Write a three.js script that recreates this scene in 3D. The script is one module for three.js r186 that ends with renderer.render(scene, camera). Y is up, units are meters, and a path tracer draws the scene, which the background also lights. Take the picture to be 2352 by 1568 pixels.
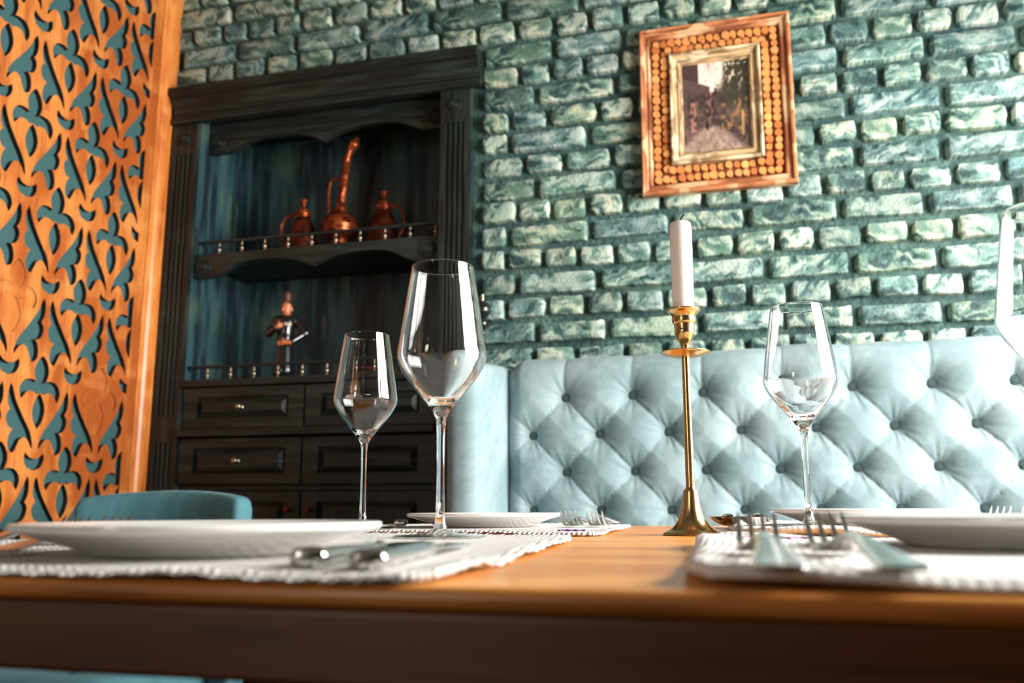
import * as THREE from 'three';
import { mergeGeometries, mergeVertices } from 'three/addons/utils/BufferGeometryUtils.js';
import { RoundedBoxGeometry } from 'three/addons/geometries/RoundedBoxGeometry.js';
import { MarchingCubes } from 'three/addons/objects/MarchingCubes.js';
import { RectAreaLightUniformsLib } from 'three/addons/lights/RectAreaLightUniformsLib.js';

// ------------------------------------------------------------------ camera, sky, light, exposure
RectAreaLightUniformsLib.init();
const scene = new THREE.Scene();
const renderer = new THREE.WebGLRenderer({ antialias: true });
renderer.toneMapping = THREE.LinearToneMapping;
renderer.toneMappingExposure = 1.25;
renderer.shadowMap.enabled = true;
const camera = new THREE.PerspectiveCamera(41.235, 2352 / 1568, 0.02, 60);
camera.rotation.order = 'YXZ';
camera.position.set(0, 0.78, 2.399);
camera.rotation.set(0.17786, 0.28116, 0.002545);
camera.focus = 1.02;
camera.userData.fStop = 6.5;
scene.add(camera);
scene.background = new THREE.Color().setRGB(3.0, 3.2, 3.3);          // overcast sky outside the window

// the window in the right wall: the main daylight enters there
const WX = 1.2, WIN = { z0: 0.4, z1: 1.9, y0: 0.86, y1: 2.06 };
const daylight = new THREE.RectAreaLight(new THREE.Color().setRGB(1, 0.975, 0.93), 27, WIN.z1 - WIN.z0 - 0.06, WIN.y1 - WIN.y0 - 0.06);
daylight.position.set(WX + 0.13, (WIN.y0 + WIN.y1) / 2, (WIN.z0 + WIN.z1) / 2);
daylight.lookAt(-5, (WIN.y0 + WIN.y1) / 2, (WIN.z0 + WIN.z1) / 2);
daylight.name = 'daylight';
scene.add(daylight);
const ZF = 4.4, WIN2 = { x0: -1.5, x1: -1.0, y0: 0.8, y1: 2.2 };                       // narrow window behind the viewer, mirrored in the glasses
const daylight2 = new THREE.RectAreaLight(new THREE.Color().setRGB(1, 0.82, 0.64), 5.5, WIN2.x1 - WIN2.x0 - 0.04, WIN2.y1 - WIN2.y0 - 0.04);  // warm front fill added behind the viewer, set in the window opening
daylight2.position.set((WIN2.x0 + WIN2.x1) / 2, (WIN2.y0 + WIN2.y1) / 2, ZF + 0.13);
daylight2.lookAt((WIN2.x0 + WIN2.x1) / 2, (WIN2.y0 + WIN2.y1) / 2, -5);
daylight2.name = 'warm_fill';
scene.add(daylight2);

// ------------------------------------------------------------------ helpers
const V = (x, y, z) => new THREE.Vector3(x, y, z);
const lin = (r, g, b) => new THREE.Color().setRGB(r, g, b);
function rng(seed) { let s = seed >>> 0; return () => { s = (s + 0x6d2b79f5) | 0; let t = Math.imul(s ^ (s >>> 15), 1 | s); t = (t + Math.imul(t ^ (t >>> 7), 61 | t)) ^ t; return ((t ^ (t >>> 14)) >>> 0) / 4294967296; }; }
const hash = (x, y, s) => { let h = Math.imul(x | 0, 374761393) + Math.imul(y | 0, 668265263) + Math.imul(s | 0, 1442695041); h = Math.imul(h ^ (h >>> 13), 1274126177); return ((h ^ (h >>> 16)) >>> 0) / 4294967296; };
const sm = (t) => t * t * (3 - 2 * t);
const clamp = (x, a = 0, b = 1) => Math.min(b, Math.max(a, x));
const sstep = (a, b, x) => sm(clamp((x - a) / (b - a)));
const mix = (a, b, t) => a + (b - a) * t;
// value noise, periodic with px, py cells when given
function vn(x, y, s = 1, px = 0, py = 0) {
  const i = Math.floor(x), j = Math.floor(y), fx = sm(x - i), fy = sm(y - j);
  const w = (k, p) => (p ? ((k % p) + p) % p : k);
  const a = hash(w(i, px), w(j, py), s), b = hash(w(i + 1, px), w(j, py), s), c = hash(w(i, px), w(j + 1, py), s), d = hash(w(i + 1, px), w(j + 1, py), s);
  return mix(mix(a, b, fx), mix(c, d, fx), fy);
}
function fbm(x, y, s = 1, o = 4, px = 0, py = 0) { let v = 0, a = 0.5, n = 0; for (let k = 0; k < o; k++) { v += a * vn(x, y, s + k * 17, px, py); n += a; a *= 0.5; x *= 2; y *= 2; px *= 2; py *= 2; } return v / n; }
function tex(w, h, fn, srgb = true, repeatX = 1, repeatY = 1) {
  const d = new Uint8Array(w * h * 4);
  for (let y = 0; y < h; y++) for (let x = 0; x < w; x++) {
    const c = fn(x / w, y / h, x, y), o = (y * w + x) * 4;
    if (typeof c === 'number') { const q = clamp(c) * 255; d[o] = d[o + 1] = d[o + 2] = q; } else { d[o] = clamp(c[0]) * 255; d[o + 1] = clamp(c[1]) * 255; d[o + 2] = clamp(c[2]) * 255; }
    d[o + 3] = 255;
  }
  const t = new THREE.DataTexture(d, w, h, THREE.RGBAFormat);
  t.wrapS = t.wrapT = THREE.RepeatWrapping; t.magFilter = THREE.LinearFilter; t.minFilter = THREE.LinearMipmapLinearFilter; t.generateMipmaps = true;
  if (srgb) t.colorSpace = THREE.SRGBColorSpace;
  t.repeat.set(repeatX, repeatY); t.needsUpdate = true; return t;
}
const mix3 = (a, b, t) => [mix(a[0], b[0], t), mix(a[1], b[1], t), mix(a[2], b[2], t)];
const rgb = (r, g, b) => [r / 255, g / 255, b / 255];
function mat(o) { return new THREE.MeshPhysicalMaterial(Object.assign({ roughness: 0.6, metalness: 0 }, o)); }

const taken = {};
function numbered(n) { const k = taken[n] = (taken[n] ?? -1) + 1; return k ? n + '_' + String(k).padStart(3, '0') : n; }
function part(name, geo, material, parent) { const m = new THREE.Mesh(geo, material); m.name = name; m.castShadow = m.receiveShadow = true; parent.add(m); return m; }
function tag(o, label, category, group) { o.userData.label = label; o.userData.category = category; if (group) o.userData.group = group; return o; }
function thing(name, label, category, pos = [0, 0, 0], group) { const o = new THREE.Group(); o.name = numbered(name); o.position.set(...pos); scene.add(o); return tag(o, label, category, group); }
function single(name, geo, material, label, category, pos = [0, 0, 0], group) { const o = part(numbered(name), geo, material, scene); o.position.set(...pos); return tag(o, label, category, group); }
function structure(name, geo, material, label) { const m = part(name, geo, material, scene); m.userData.kind = 'structure'; m.userData.label = label; return m; }
function copyOf(o, name, label, pos, rotY, group) { const c = o.clone(); c.name = numbered(name); c.userData = { ...o.userData, label }; if (group) c.userData.group = group; c.position.set(...pos); if (rotY !== undefined) c.rotation.y = rotY; scene.add(c); return c; }

function flat(g) { const n = g.index ? g.toNonIndexed() : g; for (const k of Object.keys(n.attributes)) if (!['position', 'normal', 'uv'].includes(k)) n.deleteAttribute(k); if (!n.attributes.uv) n.setAttribute('uv', new THREE.BufferAttribute(new Float32Array(n.attributes.position.count * 2), 2)); return n; }
// uv in metres from the dominant side of each triangle; grain runs along u
function metreUV(g, grain = 'x') {
  g = flat(g); const p = g.attributes.position, u = g.attributes.uv, a = V(), b = V(), c = V(), n = V();
  for (let i = 0; i < p.count; i += 3) {
    a.fromBufferAttribute(p, i); b.fromBufferAttribute(p, i + 1); c.fromBufferAttribute(p, i + 2);
    n.copy(b).sub(a).cross(c.clone().sub(a)); const ax = Math.abs(n.x), ay = Math.abs(n.y), az = Math.abs(n.z);
    [a, b, c].forEach((q, k) => {
      let U, W;
      const drop = ax >= ay && ax >= az ? 'x' : ay >= az ? 'y' : 'z';
      const rest = ['x', 'y', 'z'].filter((e) => e !== drop);
      if (rest.includes(grain)) { U = q[grain]; W = q[rest.find((e) => e !== grain)]; } else { U = q[rest[0]]; W = q[rest[1]]; }
      u.setXY(i + k, U, W + (drop === 'y' ? 0.37 : drop === 'x' ? 0.71 : 0));
    });
  }
  return g;
}
const merge = (list) => mergeGeometries(list.map(flat));
const bx = (x0, x1, y0, y1, z0, z1, r = 0) => { const w = x1 - x0, h = y1 - y0, d = z1 - z0; const g = r ? new RoundedBoxGeometry(w, h, d, 2, Math.min(r, w / 2.01, h / 2.01, d / 2.01)) : new THREE.BoxGeometry(w, h, d); return g.translate((x0 + x1) / 2, (y0 + y1) / 2, (z0 + z1) / 2); };
// a box with round edges and a dense skin that can be bent
function softBox(w, h, d, r, nx, ny, nz, bend) {
  let g = new THREE.BoxGeometry(w, h, d, nx, ny, nz); g.deleteAttribute('uv'); g.deleteAttribute('normal'); g = mergeVertices(g, 1e-5);
  const p = g.attributes.position, q = V(), c = V(), uv = new Float32Array(p.count * 2);
  for (let i = 0; i < p.count; i++) {
    q.fromBufferAttribute(p, i); c.set(clamp(q.x, -w / 2 + r, w / 2 - r), clamp(q.y, -h / 2 + r, h / 2 - r), clamp(q.z, -d / 2 + r, d / 2 - r));
    q.sub(c); if (q.length() > 1e-9) q.normalize().multiplyScalar(r); q.add(c); uv[2 * i] = q.x + q.z; uv[2 * i + 1] = q.y + q.z * 0.5;
    if (bend) bend(q); p.setXYZ(i, q.x, q.y, q.z);
  }
  g.setAttribute('uv', new THREE.BufferAttribute(uv, 2)); g.computeVertexNormals(); return g;
}
// prism: outline in (a, b), pushed along a x b
function prism(points, A, B, depth, origin, opt = {}) {
  const s = points instanceof THREE.Shape ? points : new THREE.Shape(points.map((p) => new THREE.Vector2(p[0], p[1])));
  const g = new THREE.ExtrudeGeometry(s, Object.assign({ depth, bevelEnabled: false, curveSegments: 10 }, opt));
  const C = A.clone().cross(B); g.applyMatrix4(new THREE.Matrix4().makeBasis(A, B, C)); g.translate(origin.x, origin.y, origin.z); return g;
}
// skin over rings of equal length
function loft(rings, cap = true) {
  const n = rings[0].length, pos = [], uv = [], idx = [];
  rings.forEach((r, i) => r.forEach((p, j) => { pos.push(p.x, p.y, p.z); uv.push(j / n, i / rings.length); }));
  for (let i = 0; i + 1 < rings.length; i++) for (let j = 0; j < n; j++) { const a = i * n + j, b = i * n + ((j + 1) % n), c = a + n, d = b + n; idx.push(a, b, c, b, d, c); }
  if (cap) for (const [i, f] of [[0, 1], [rings.length - 1, 0]]) { const c = V(); rings[i].forEach((p) => c.add(p)); c.divideScalar(n); const k = pos.length / 3; pos.push(c.x, c.y, c.z); uv.push(0.5, 0.5); for (let j = 0; j < n; j++) { const a = i * n + j, b = i * n + ((j + 1) % n); f ? idx.push(k, b, a) : idx.push(k, a, b); } }
  const g = new THREE.BufferGeometry(); g.setAttribute('position', new THREE.Float32BufferAttribute(pos, 3)); g.setAttribute('uv', new THREE.Float32BufferAttribute(uv, 2)); g.setIndex(idx); g.computeVertexNormals(); return g;
}
const lathe = (pts, seg = 64) => new THREE.LatheGeometry(pts.map((p) => new THREE.Vector2(p[0], p[1])), seg);
function curvePts(pts, n) { return new THREE.CatmullRomCurve3(pts.map((p) => V(p[0], p[1], p[2] ?? 0)), false, 'centripetal').getPoints(n); }
const smooth2 = (pts, n) => curvePts(pts, n).map((p) => [p.x, p.y]);
const tube = (pts, r, n = 30, m = 8) => new THREE.TubeGeometry(new THREE.CatmullRomCurve3(pts.map((p) => V(...p))), n, r, m, false);
function sdfMesh(fn, lo, hi, res) {
  const mc = new MarchingCubes(res, new THREE.MeshBasicMaterial(), false, false, 60000); mc.isolation = 0;
  const c = V().addVectors(lo, hi).multiplyScalar(0.5), h = Math.max(hi.x - lo.x, hi.y - lo.y, hi.z - lo.z) / 2, p = V();
  for (let z = 0; z < res; z++) for (let y = 0; y < res; y++) for (let x = 0; x < res; x++) { p.set((x - res / 2) / (res / 2), (y - res / 2) / (res / 2), (z - res / 2) / (res / 2)).multiplyScalar(h).add(c); mc.field[x + y * res + z * res * res] = -fn(p); }
  mc.update();
  const n = mc.count ?? mc.geometry.drawRange.count, g = new THREE.BufferGeometry();
  g.setAttribute('position', new THREE.BufferAttribute(mc.positionArray.slice(0, n * 3), 3));
  let q = mergeVertices(g, 1e-4); q.computeVertexNormals(); q.scale(h, h, h); q.translate(c.x, c.y, c.z);
  q.setAttribute('uv', new THREE.BufferAttribute(new Float32Array(q.attributes.position.count * 2), 2)); return q;
}
const smin = (a, b, k) => { const h = clamp(0.5 + 0.5 * (b - a) / k); return mix(b, a, h) - k * h * (1 - h); };
function capsule(p, a, b, ra, rb) { const ab = b.clone().sub(a), t = clamp(p.clone().sub(a).dot(ab) / ab.lengthSq()); return p.distanceTo(a.clone().addScaledVector(ab, t)) - mix(ra, rb, t); }

// ------------------------------------------------------------------ materials
const grainH = (u, v, s, px, py) => { const w = fbm(u * px * 0.5, v * py * 0.5, s, 3, px * 0.5, py * 0.5) * 2.2; return fbm(u * px, v * py + w, s + 3, 4, px, py); };
const tableTex = tex(384, 1024, (u, v) => {
  const g = grainH(u, v, 11, 4, 40), f = fbm(u * 16, v * 360, 21, 2, 16, 360), b = fbm(u * 2, v * 6, 31, 3, 2, 6);
  let c = mix3(rgb(188, 110, 44), rgb(236, 168, 84), sstep(0.3, 0.7, g * 0.7 + b * 0.3));
  return mix3(c, rgb(112, 56, 22), sstep(0.55, 0.85, f) * 0.45);
}, true, 0.9, 0.9);
const M = {};
M.table = mat({ map: tableTex, color: lin(1.12, 1.08, 1.0), roughness: 0.38, clearcoat: 0.14, clearcoatRoughness: 0.14 });
const panelTex = tex(512, 768, (u, v) => {
  const g = grainH(u, v, 41, 5, 30), f = fbm(u * 12, v * 300, 51, 2, 12, 300), b = fbm(u * 3, v * 3, 61, 4, 3, 3);
  const fl = fbm(u * 18, v * 10, 71, 3, 18, 10);
  let c = mix3(rgb(176, 88, 34), rgb(222, 138, 66), sstep(0.35, 0.68, g * 0.55 + b * 0.45));
  c = mix3(c, rgb(236, 160, 92), sstep(0.55, 0.8, fl) * 0.45);
  return mix3(c, rgb(140, 64, 24), sstep(0.55, 0.9, f) * 0.4);
}, true, 1.1, 1.1);
M.shadedTable = mat({ map: tableTex, color: lin(0.19, 0.15, 0.14), roughness: 0.42 });  // table wood darkened: shade of the front edge put into the colour
M.panel = mat({ map: panelTex, roughness: 0.42, clearcoat: 0.15, clearcoatRoughness: 0.3 });
M.burnt = mat({ color: lin(0.012, 0.008, 0.006), roughness: 0.8 });
M.moulding = mat({ map: panelTex, color: lin(1.1, 1.08, 1.0), roughness: 0.4, clearcoat: 0.2, clearcoatRoughness: 0.3 });
M.backing = mat({ color: lin(0.04, 0.115, 0.118), roughness: 0.75 });

// painted brick: sixteen stretcher faces and thirty-two header faces in one sheet, colour and relief
const AW = 1024, AH = 512;
function brickCell(x, y) { // -> [cell seed, s, t, aspect]
  const r = Math.floor(y / 64), t = (y % 64) / 64;
  if (r < 4) { const k = Math.floor(x / 256); return [r * 4 + k + 1, (x % 256) / 256, t, 4.2]; }
  const k = Math.floor(x / 128); return [100 + (r - 4) * 8 + k, (x % 128) / 128, t, 2.0];
}
function brickH(x, y) {
  const [id, s, t, as] = brickCell(x, y), X = s * as, a = hash(id, 7, 3) * 1.2 - 0.6;
  const px = X * Math.cos(a) + t * Math.sin(a), py = t * Math.cos(a) - X * Math.sin(a);
  const wx = fbm(px * 1.3, py * 1.3, id * 13, 3), wy = fbm(px * 1.3 + 9, py * 1.3, id * 13 + 5, 3);
  const band = fbm(px * 0.9 + wx * 1.9, py * 3.2 + wy * 2.6, id * 29, 4);
  const rid = 1 - Math.abs(fbm(px * 1.0 + wy * 1.5, py * 2.2 + wx * 2.4, id * 31, 3) * 2 - 1);
  return [band * 0.6 + rid * rid * 0.4, band, rid, id, s, t, as];
}
const brickHeights = new Float32Array(AW * AH * 3);
for (let y = 0; y < AH; y++) for (let x = 0; x < AW; x++) { const [h, b, r] = brickH(x, y), o = (y * AW + x) * 3; brickHeights[o] = h; brickHeights[o + 1] = b; brickHeights[o + 2] = r; }
const brickCol = tex(AW, AH, (u, v, x, y) => {
  const o = (y * AW + x) * 3, h = brickHeights[o], b = brickHeights[o + 1], r = brickHeights[o + 2], [id, s, t, as] = brickCell(x, y);
  const ex = Math.min(s, 1 - s) * as, ey = Math.min(t, 1 - t), n = fbm(s * as * 6, t * 6, id * 41, 3);
  const wear = Math.max(sstep(0.2, 0.02, ey + (n - 0.5) * 0.28), sstep(0.22, 0.03, ex + (n - 0.5) * 0.32));   // dry-brushed rim
  const cover = fbm(s * as * 1.1, t * 1.6, id * 43, 3), tone = hash(id, 2, 9);
  let c = mix3(rgb(36, 66, 68), rgb(84, 122, 115), sstep(0.3, 0.66, b));
  c = mix3(c, tone > 0.5 ? rgb(130, 166, 164) : rgb(126, 160, 144), sstep(0.5, 0.75, r) * 0.65);
  const pale = clamp(sstep(0.5, 0.72, h * 0.6 + cover * 0.5) * 0.8 + wear * 0.6 * sstep(0.35, 0.6, n + (tone - 0.5) * 0.3));
  return mix3(c, mix3(rgb(212, 214, 190), rgb(196, 212, 206), tone), pale);
});
const brickBump = tex(AW, AH, (u, v, x, y) => { const o = (y * AW + x) * 3; return 0.15 + 0.55 * brickHeights[o] + 0.3 * fbm(x / 4.5, y / 4.5, 77, 3); }, false);
const brickTints = [[0.72, 0.72, 0.71], [0.61, 0.67, 0.7], [0.82, 0.8, 0.73], [0.48, 0.53, 0.53], [0.68, 0.73, 0.67], [0.9, 0.88, 0.84]];
M.brick = brickTints.map((c) => mat({ map: brickCol, bumpMap: brickBump, bumpScale: 0.006, color: lin(...c), roughness: 0.62 }));
const mortarCol = tex(512, 512, (u, v) => mix3(rgb(44, 78, 80), rgb(98, 132, 122), sstep(0.3, 0.75, fbm(u * 6, v * 6, 5, 4, 6, 6) * 0.6 + fbm(u * 60, v * 60, 6, 3, 60, 60) * 0.4)), true, 1.6, 1.6);
const mortarBump = tex(512, 512, (u, v) => fbm(u * 70, v * 70, 8, 4, 70, 70) * 0.7 + fbm(u * 14, v * 14, 9, 3, 14, 14) * 0.3, false, 1.6, 1.6);
M.mortar = mat({ map: mortarCol, color: lin(0.66, 0.66, 0.64), bumpMap: mortarBump, bumpScale: 0.006, roughness: 0.8 });

// cabinet: dark green-black paint rubbed through in streaks along the grain
const cabTex = tex(512, 512, (u, v) => {
  const g = fbm(u * 4, v * 46, 3, 4, 4, 46), f = fbm(u * 14, v * 180, 13, 2, 14, 180), p = fbm(u * 3, v * 8, 23, 4, 3, 8);
  let c = mix3(rgb(16, 24, 24), rgb(38, 50, 48), sstep(0.35, 0.7, g));
  c = mix3(c, rgb(94, 88, 64), sstep(0.6, 0.82, g * 0.5 + p * 0.5) * 0.7);
  return mix3(c, rgb(12, 22, 24), sstep(0.55, 0.85, f) * 0.5);
}, true, 1.7, 1.7);
const cabBump = tex(512, 512, (u, v) => fbm(u * 8, v * 140, 33, 3, 8, 140), false, 1.7, 1.7);
M.cab = mat({ map: cabTex, color: lin(0.8, 0.75, 0.66), bumpMap: cabBump, bumpScale: 0.0012, roughness: 0.5 });
const cabSideTex = tex(512, 512, (u, v) => {
  const g = fbm(u * 3, v * 26, 63, 4, 3, 26), p = fbm(u * 3, v * 14, 73, 4, 3, 14);
  let c = mix3(rgb(26, 46, 54), rgb(62, 98, 104), sstep(0.35, 0.7, g));
  return mix3(c, rgb(112, 134, 104), sstep(0.58, 0.76, p) * 0.55);
}, true, 1.7, 1.7);
M.cabSide = mat({ map: cabSideTex, color: lin(0.58, 0.6, 0.6), bumpMap: cabBump, bumpScale: 0.001, roughness: 0.5 });
M.bronze = mat({ color: lin(0.45, 0.40, 0.30), roughness: 0.3, metalness: 1 });

const velvetBump = tex(512, 512, (u, v) => fbm(u * 128, v * 128, 15, 2, 128, 128) * 0.5 + fbm(u * 8, v * 8, 16, 4, 8, 8) * 0.5, false, 3, 3);
const velvetTint = tex(512, 512, (u, v) => { const n = fbm(u * 5, v * 5, 18, 4, 5, 5) * 0.7 + fbm(u * 40, v * 40, 19, 3, 40, 40) * 0.3; return mix3(rgb(214, 226, 226), rgb(255, 255, 255), sstep(0.3, 0.7, n)); }, true, 2, 2);
M.sofa = mat({ map: velvetTint, bumpMap: velvetBump, bumpScale: 0.0005, color: lin(0.265, 0.345, 0.36), roughness: 0.75, sheen: 0.4, sheenColor: lin(0.7, 0.85, 0.9), sheenRoughness: 0.45 });
M.button = mat({ bumpMap: velvetBump, bumpScale: 0.001, color: lin(0.045, 0.085, 0.09), roughness: 0.75, sheen: 0.4, sheenColor: lin(0.7, 0.85, 0.9), sheenRoughness: 0.45 });  // sofa velvet darkened: shade of the button pits put into the colour
const chairTint = tex(512, 512, (u, v) => { const n = fbm(u * 46, v * 3, 81, 4, 46, 3); return mix3(rgb(222, 232, 234), rgb(255, 255, 255), sstep(0.3, 0.7, n)); }, true, 1, 1);
M.chair = mat({ map: chairTint, bumpMap: velvetBump, bumpScale: 0.0012, color: lin(0.075, 0.205, 0.235), roughness: 0.75, sheen: 0.6, sheenColor: lin(0.5, 0.8, 0.85), sheenRoughness: 0.4 });
M.darkWood = mat({ color: lin(0.03, 0.018, 0.012), roughness: 0.45 });
M.blackMetal = mat({ color: lin(0.02, 0.02, 0.022), roughness: 0.45, metalness: 0.6 });
M.china = mat({ color: lin(0.82, 0.80, 0.76), roughness: 0.22, clearcoat: 0.5, clearcoatRoughness: 0.08 });
M.steel = mat({ color: lin(0.62, 0.61, 0.59), roughness: 0.16, metalness: 1 });
const scratch = tex(256, 256, (u, v) => 0.55 + 0.45 * fbm(u * 60, v * 4, 91, 3, 60, 4), false);
M.brass = mat({ color: lin(0.64, 0.43, 0.18), roughness: 0.3, metalness: 1, roughnessMap: scratch });
M.wax = mat({ color: lin(0.88, 0.85, 0.82), roughness: 0.45, transmission: 0.0 });
M.wick = mat({ color: lin(0.01, 0.01, 0.01), roughness: 0.9 });
M.glass = mat({ color: lin(1, 1, 1), roughness: 0, transmission: 1, thickness: 0.002, ior: 1.5 });
const weave = tex(256, 256, (u, v) => { const a = Math.abs(Math.sin(u * Math.PI * 32)), b = Math.abs(Math.sin(v * Math.PI * 32)); return a * b; }, false, 6, 6);
const weaveCol = tex(256, 256, (u, v) => { const a = Math.abs(Math.sin(u * Math.PI * 32)) * Math.abs(Math.sin(v * Math.PI * 32)); return mix3(rgb(206, 202, 200), rgb(236, 233, 229), sstep(0.15, 0.55, a)); }, true, 6, 6);
M.napkin = mat({ map: weaveCol, bumpMap: weave, bumpScale: 0.0025, roughness: 0.9 });
M.linen = mat({ color: lin(0.80, 0.78, 0.755), roughness: 0.9, bumpMap: weave, bumpScale: 0.0006 });
M.thread = mat({ color: lin(0.5, 0.08, 0.28), roughness: 0.8 });
M.purpleThread = mat({ color: lin(0.20, 0.05, 0.22), roughness: 0.8 });
const frameTex = tex(512, 256, (u, v) => {
  const g = fbm(u * 3, v * 20, 101, 4, 3, 20), p = fbm(u * 6, v * 10, 111, 4, 6, 10);
  let c = mix3(rgb(116, 62, 34), rgb(184, 118, 74), sstep(0.35, 0.65, g));
  return mix3(c, rgb(214, 186, 146), sstep(0.52, 0.72, p) * 0.7);
}, true, 4, 4);
M.frame = mat({ map: frameTex, roughness: 0.5 });
const frameTex2 = tex(512, 256, (u, v) => {
  const g = fbm(u * 3, v * 20, 121, 4, 3, 20), p = fbm(u * 6, v * 10, 131, 4, 6, 10);
  let c = mix3(rgb(120, 92, 62), rgb(188, 158, 116), sstep(0.35, 0.65, g));
  return mix3(c, rgb(222, 208, 174), sstep(0.5, 0.7, p) * 0.7);
}, true, 4, 4);
M.frame2 = mat({ map: frameTex2, roughness: 0.5 });
M.corkBoard = mat({ color: lin(0.16, 0.045, 0.015), roughness: 0.85 });
const corkTex = tex(128, 128, (u, v) => mix3(rgb(178, 104, 48), rgb(226, 160, 92), sstep(0.3, 0.7, fbm(u * 10, v * 10, 141, 4, 10, 10))), true, 20, 20);
M.cork = [[1, 1, 1], [0.85, 0.72, 0.6], [1.1, 0.95, 0.8], [0.7, 0.5, 0.38], [1.25, 1.35, 1.4]].map((c) => mat({ map: corkTex, color: lin(...c), roughness: 0.8 }));
const plasterBump = tex(256, 256, (u, v) => fbm(u * 24, v * 24, 151, 4, 24, 24), false);
M.plaster = mat({ color: lin(0.1, 0.088, 0.074), roughness: 0.9, bumpMap: plasterBump, bumpScale: 0.002 });
M.ceiling = mat({ color: lin(0.14, 0.12, 0.1), roughness: 0.9, bumpMap: plasterBump, bumpScale: 0.001 });
const floorTex = tex(512, 512, (u, v) => mix3(rgb(38, 28, 22), rgb(60, 42, 30), grainH(u, v, 161, 4, 30)), true, 0.7, 0.7);
M.floor = mat({ map: floorTex, roughness: 0.4 });
M.windowPaint = mat({ color: lin(0.5, 0.48, 0.44), roughness: 0.5 });
M.pane = mat({ color: lin(1, 1, 1), roughness: 0, transmission: 1, thickness: 0, ior: 1.5 });
const copperTex = tex(256, 256, (u, v) => mix3(rgb(120, 52, 28), rgb(214, 118, 66), sstep(0.3, 0.75, fbm(u * 14, v * 14, 171, 4, 14, 14))), true, 1, 1);
M.copper = mat({ map: copperTex, color: lin(0.68, 0.6, 0.58), roughness: 0.34, metalness: 0.75, bumpMap: copperTex, bumpScale: 0.002 });
M.darkCopper = mat({ map: copperTex, color: lin(0.2, 0.13, 0.12), roughness: 0.42, metalness: 0.6 });
M.blackGlaze = mat({ color: lin(0.008, 0.008, 0.009), roughness: 0.25, clearcoat: 0.6, clearcoatRoughness: 0.1 });
M.hat = mat({ color: lin(0.09, 0.02, 0.015), roughness: 0.5 });
M.skin = mat({ color: lin(0.52, 0.16, 0.055), roughness: 0.4 });

// ------------------------------------------------------------------ room shell
const XL = -1.85, CEIL = 2.85, T = 0.16;
structure('floor', metreUV(bx(XL - T, WX + T, -0.12, 0, -0.5, ZF + T)), M.floor, 'dark brown wooden floor');
structure('ceiling', metreUV(bx(XL - T, WX + T, CEIL, CEIL + 0.12, -0.5, ZF + T)), M.ceiling, 'plain plaster ceiling');
structure('wall_front', metreUV(merge([bx(XL - T, WIN2.x0, 0, CEIL, ZF, ZF + T), bx(WIN2.x1, WX + T, 0, CEIL, ZF, ZF + T), bx(WIN2.x0, WIN2.x1, 0, WIN2.y0, ZF, ZF + T), bx(WIN2.x0, WIN2.x1, WIN2.y1, CEIL, ZF, ZF + T)])), M.plaster, 'plain dark wall behind the viewer');
structure('wall_left', metreUV(bx(XL - T, XL - 0.016, 0, CEIL, -0.5, ZF)), M.plaster, 'left side wall behind the fretwork panel');
structure('wall_right', metreUV(merge([bx(WX, WX + T, 0, WIN.y0, -0.5, ZF), bx(WX, WX + T, WIN.y1, CEIL, -0.5, ZF), bx(WX, WX + T, WIN.y0, WIN.y1, -0.5, WIN.z0), bx(WX, WX + T, WIN.y0, WIN.y1, WIN.z1, ZF)])), M.plaster, 'side wall with the window that lights the room');
{
  const w = new THREE.Group(); w.name = 'window_1'; w.userData = { kind: 'structure', label: 'tall window with a painted frame in the right wall' }; scene.add(w);
  const a = WX + 0.05, b = WX + 0.095, f = 0.05;
  part('window_frame', metreUV(merge([bx(a, b, WIN.y0, WIN.y0 + f, WIN.z0, WIN.z1), bx(a, b, WIN.y1 - f, WIN.y1, WIN.z0, WIN.z1), bx(a, b, WIN.y0 + f, WIN.y1 - f, WIN.z0, WIN.z0 + f), bx(a, b, WIN.y0 + f, WIN.y1 - f, WIN.z1 - f, WIN.z1)])), M.windowPaint, w);
  const zs = [0, 1, 2].map((k) => mix(WIN.z0, WIN.z1, k / 2));
  part('mullion', bx(a, b, WIN.y0 + f, WIN.y1 - f, zs[1] - 0.022, zs[1] + 0.022), M.windowPaint, w);
  for (let k = 0; k < 2; k++) part('pane', bx(WX + 0.07, WX + 0.074, WIN.y0 + f, WIN.y1 - f, zs[k] + (k ? 0.022 : f), zs[k + 1] - (k ? f : 0.022)), M.pane, w);
  part('added_pelmet', metreUV(merge([bx(WX - 0.25, WX - 0.235, 1.93, 2.16, WIN.z0 - 0.1, WIN.z1 + 0.1), bx(WX - 0.235, WX - 0.001, 2.14, 2.16, WIN.z0 - 0.1, WIN.z1 + 0.1), bx(WX - 0.235, WX - 0.001, 1.93, 2.14, WIN.z0 - 0.1, WIN.z0 - 0.085), bx(WX - 0.235, WX - 0.001, 1.93, 2.14, WIN.z1 + 0.085, WIN.z1 + 0.1)])), M.darkWood, w);  // unseen pelmet added to shade the upper brick wall near the window
  part('window_sill', bx(WX - 0.03, WX + 0.05, WIN.y0 - 0.03, WIN.y0 - 0.001, WIN.z0 - 0.03, WIN.z1 + 0.03, 0.006), M.windowPaint, w);
}

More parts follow.
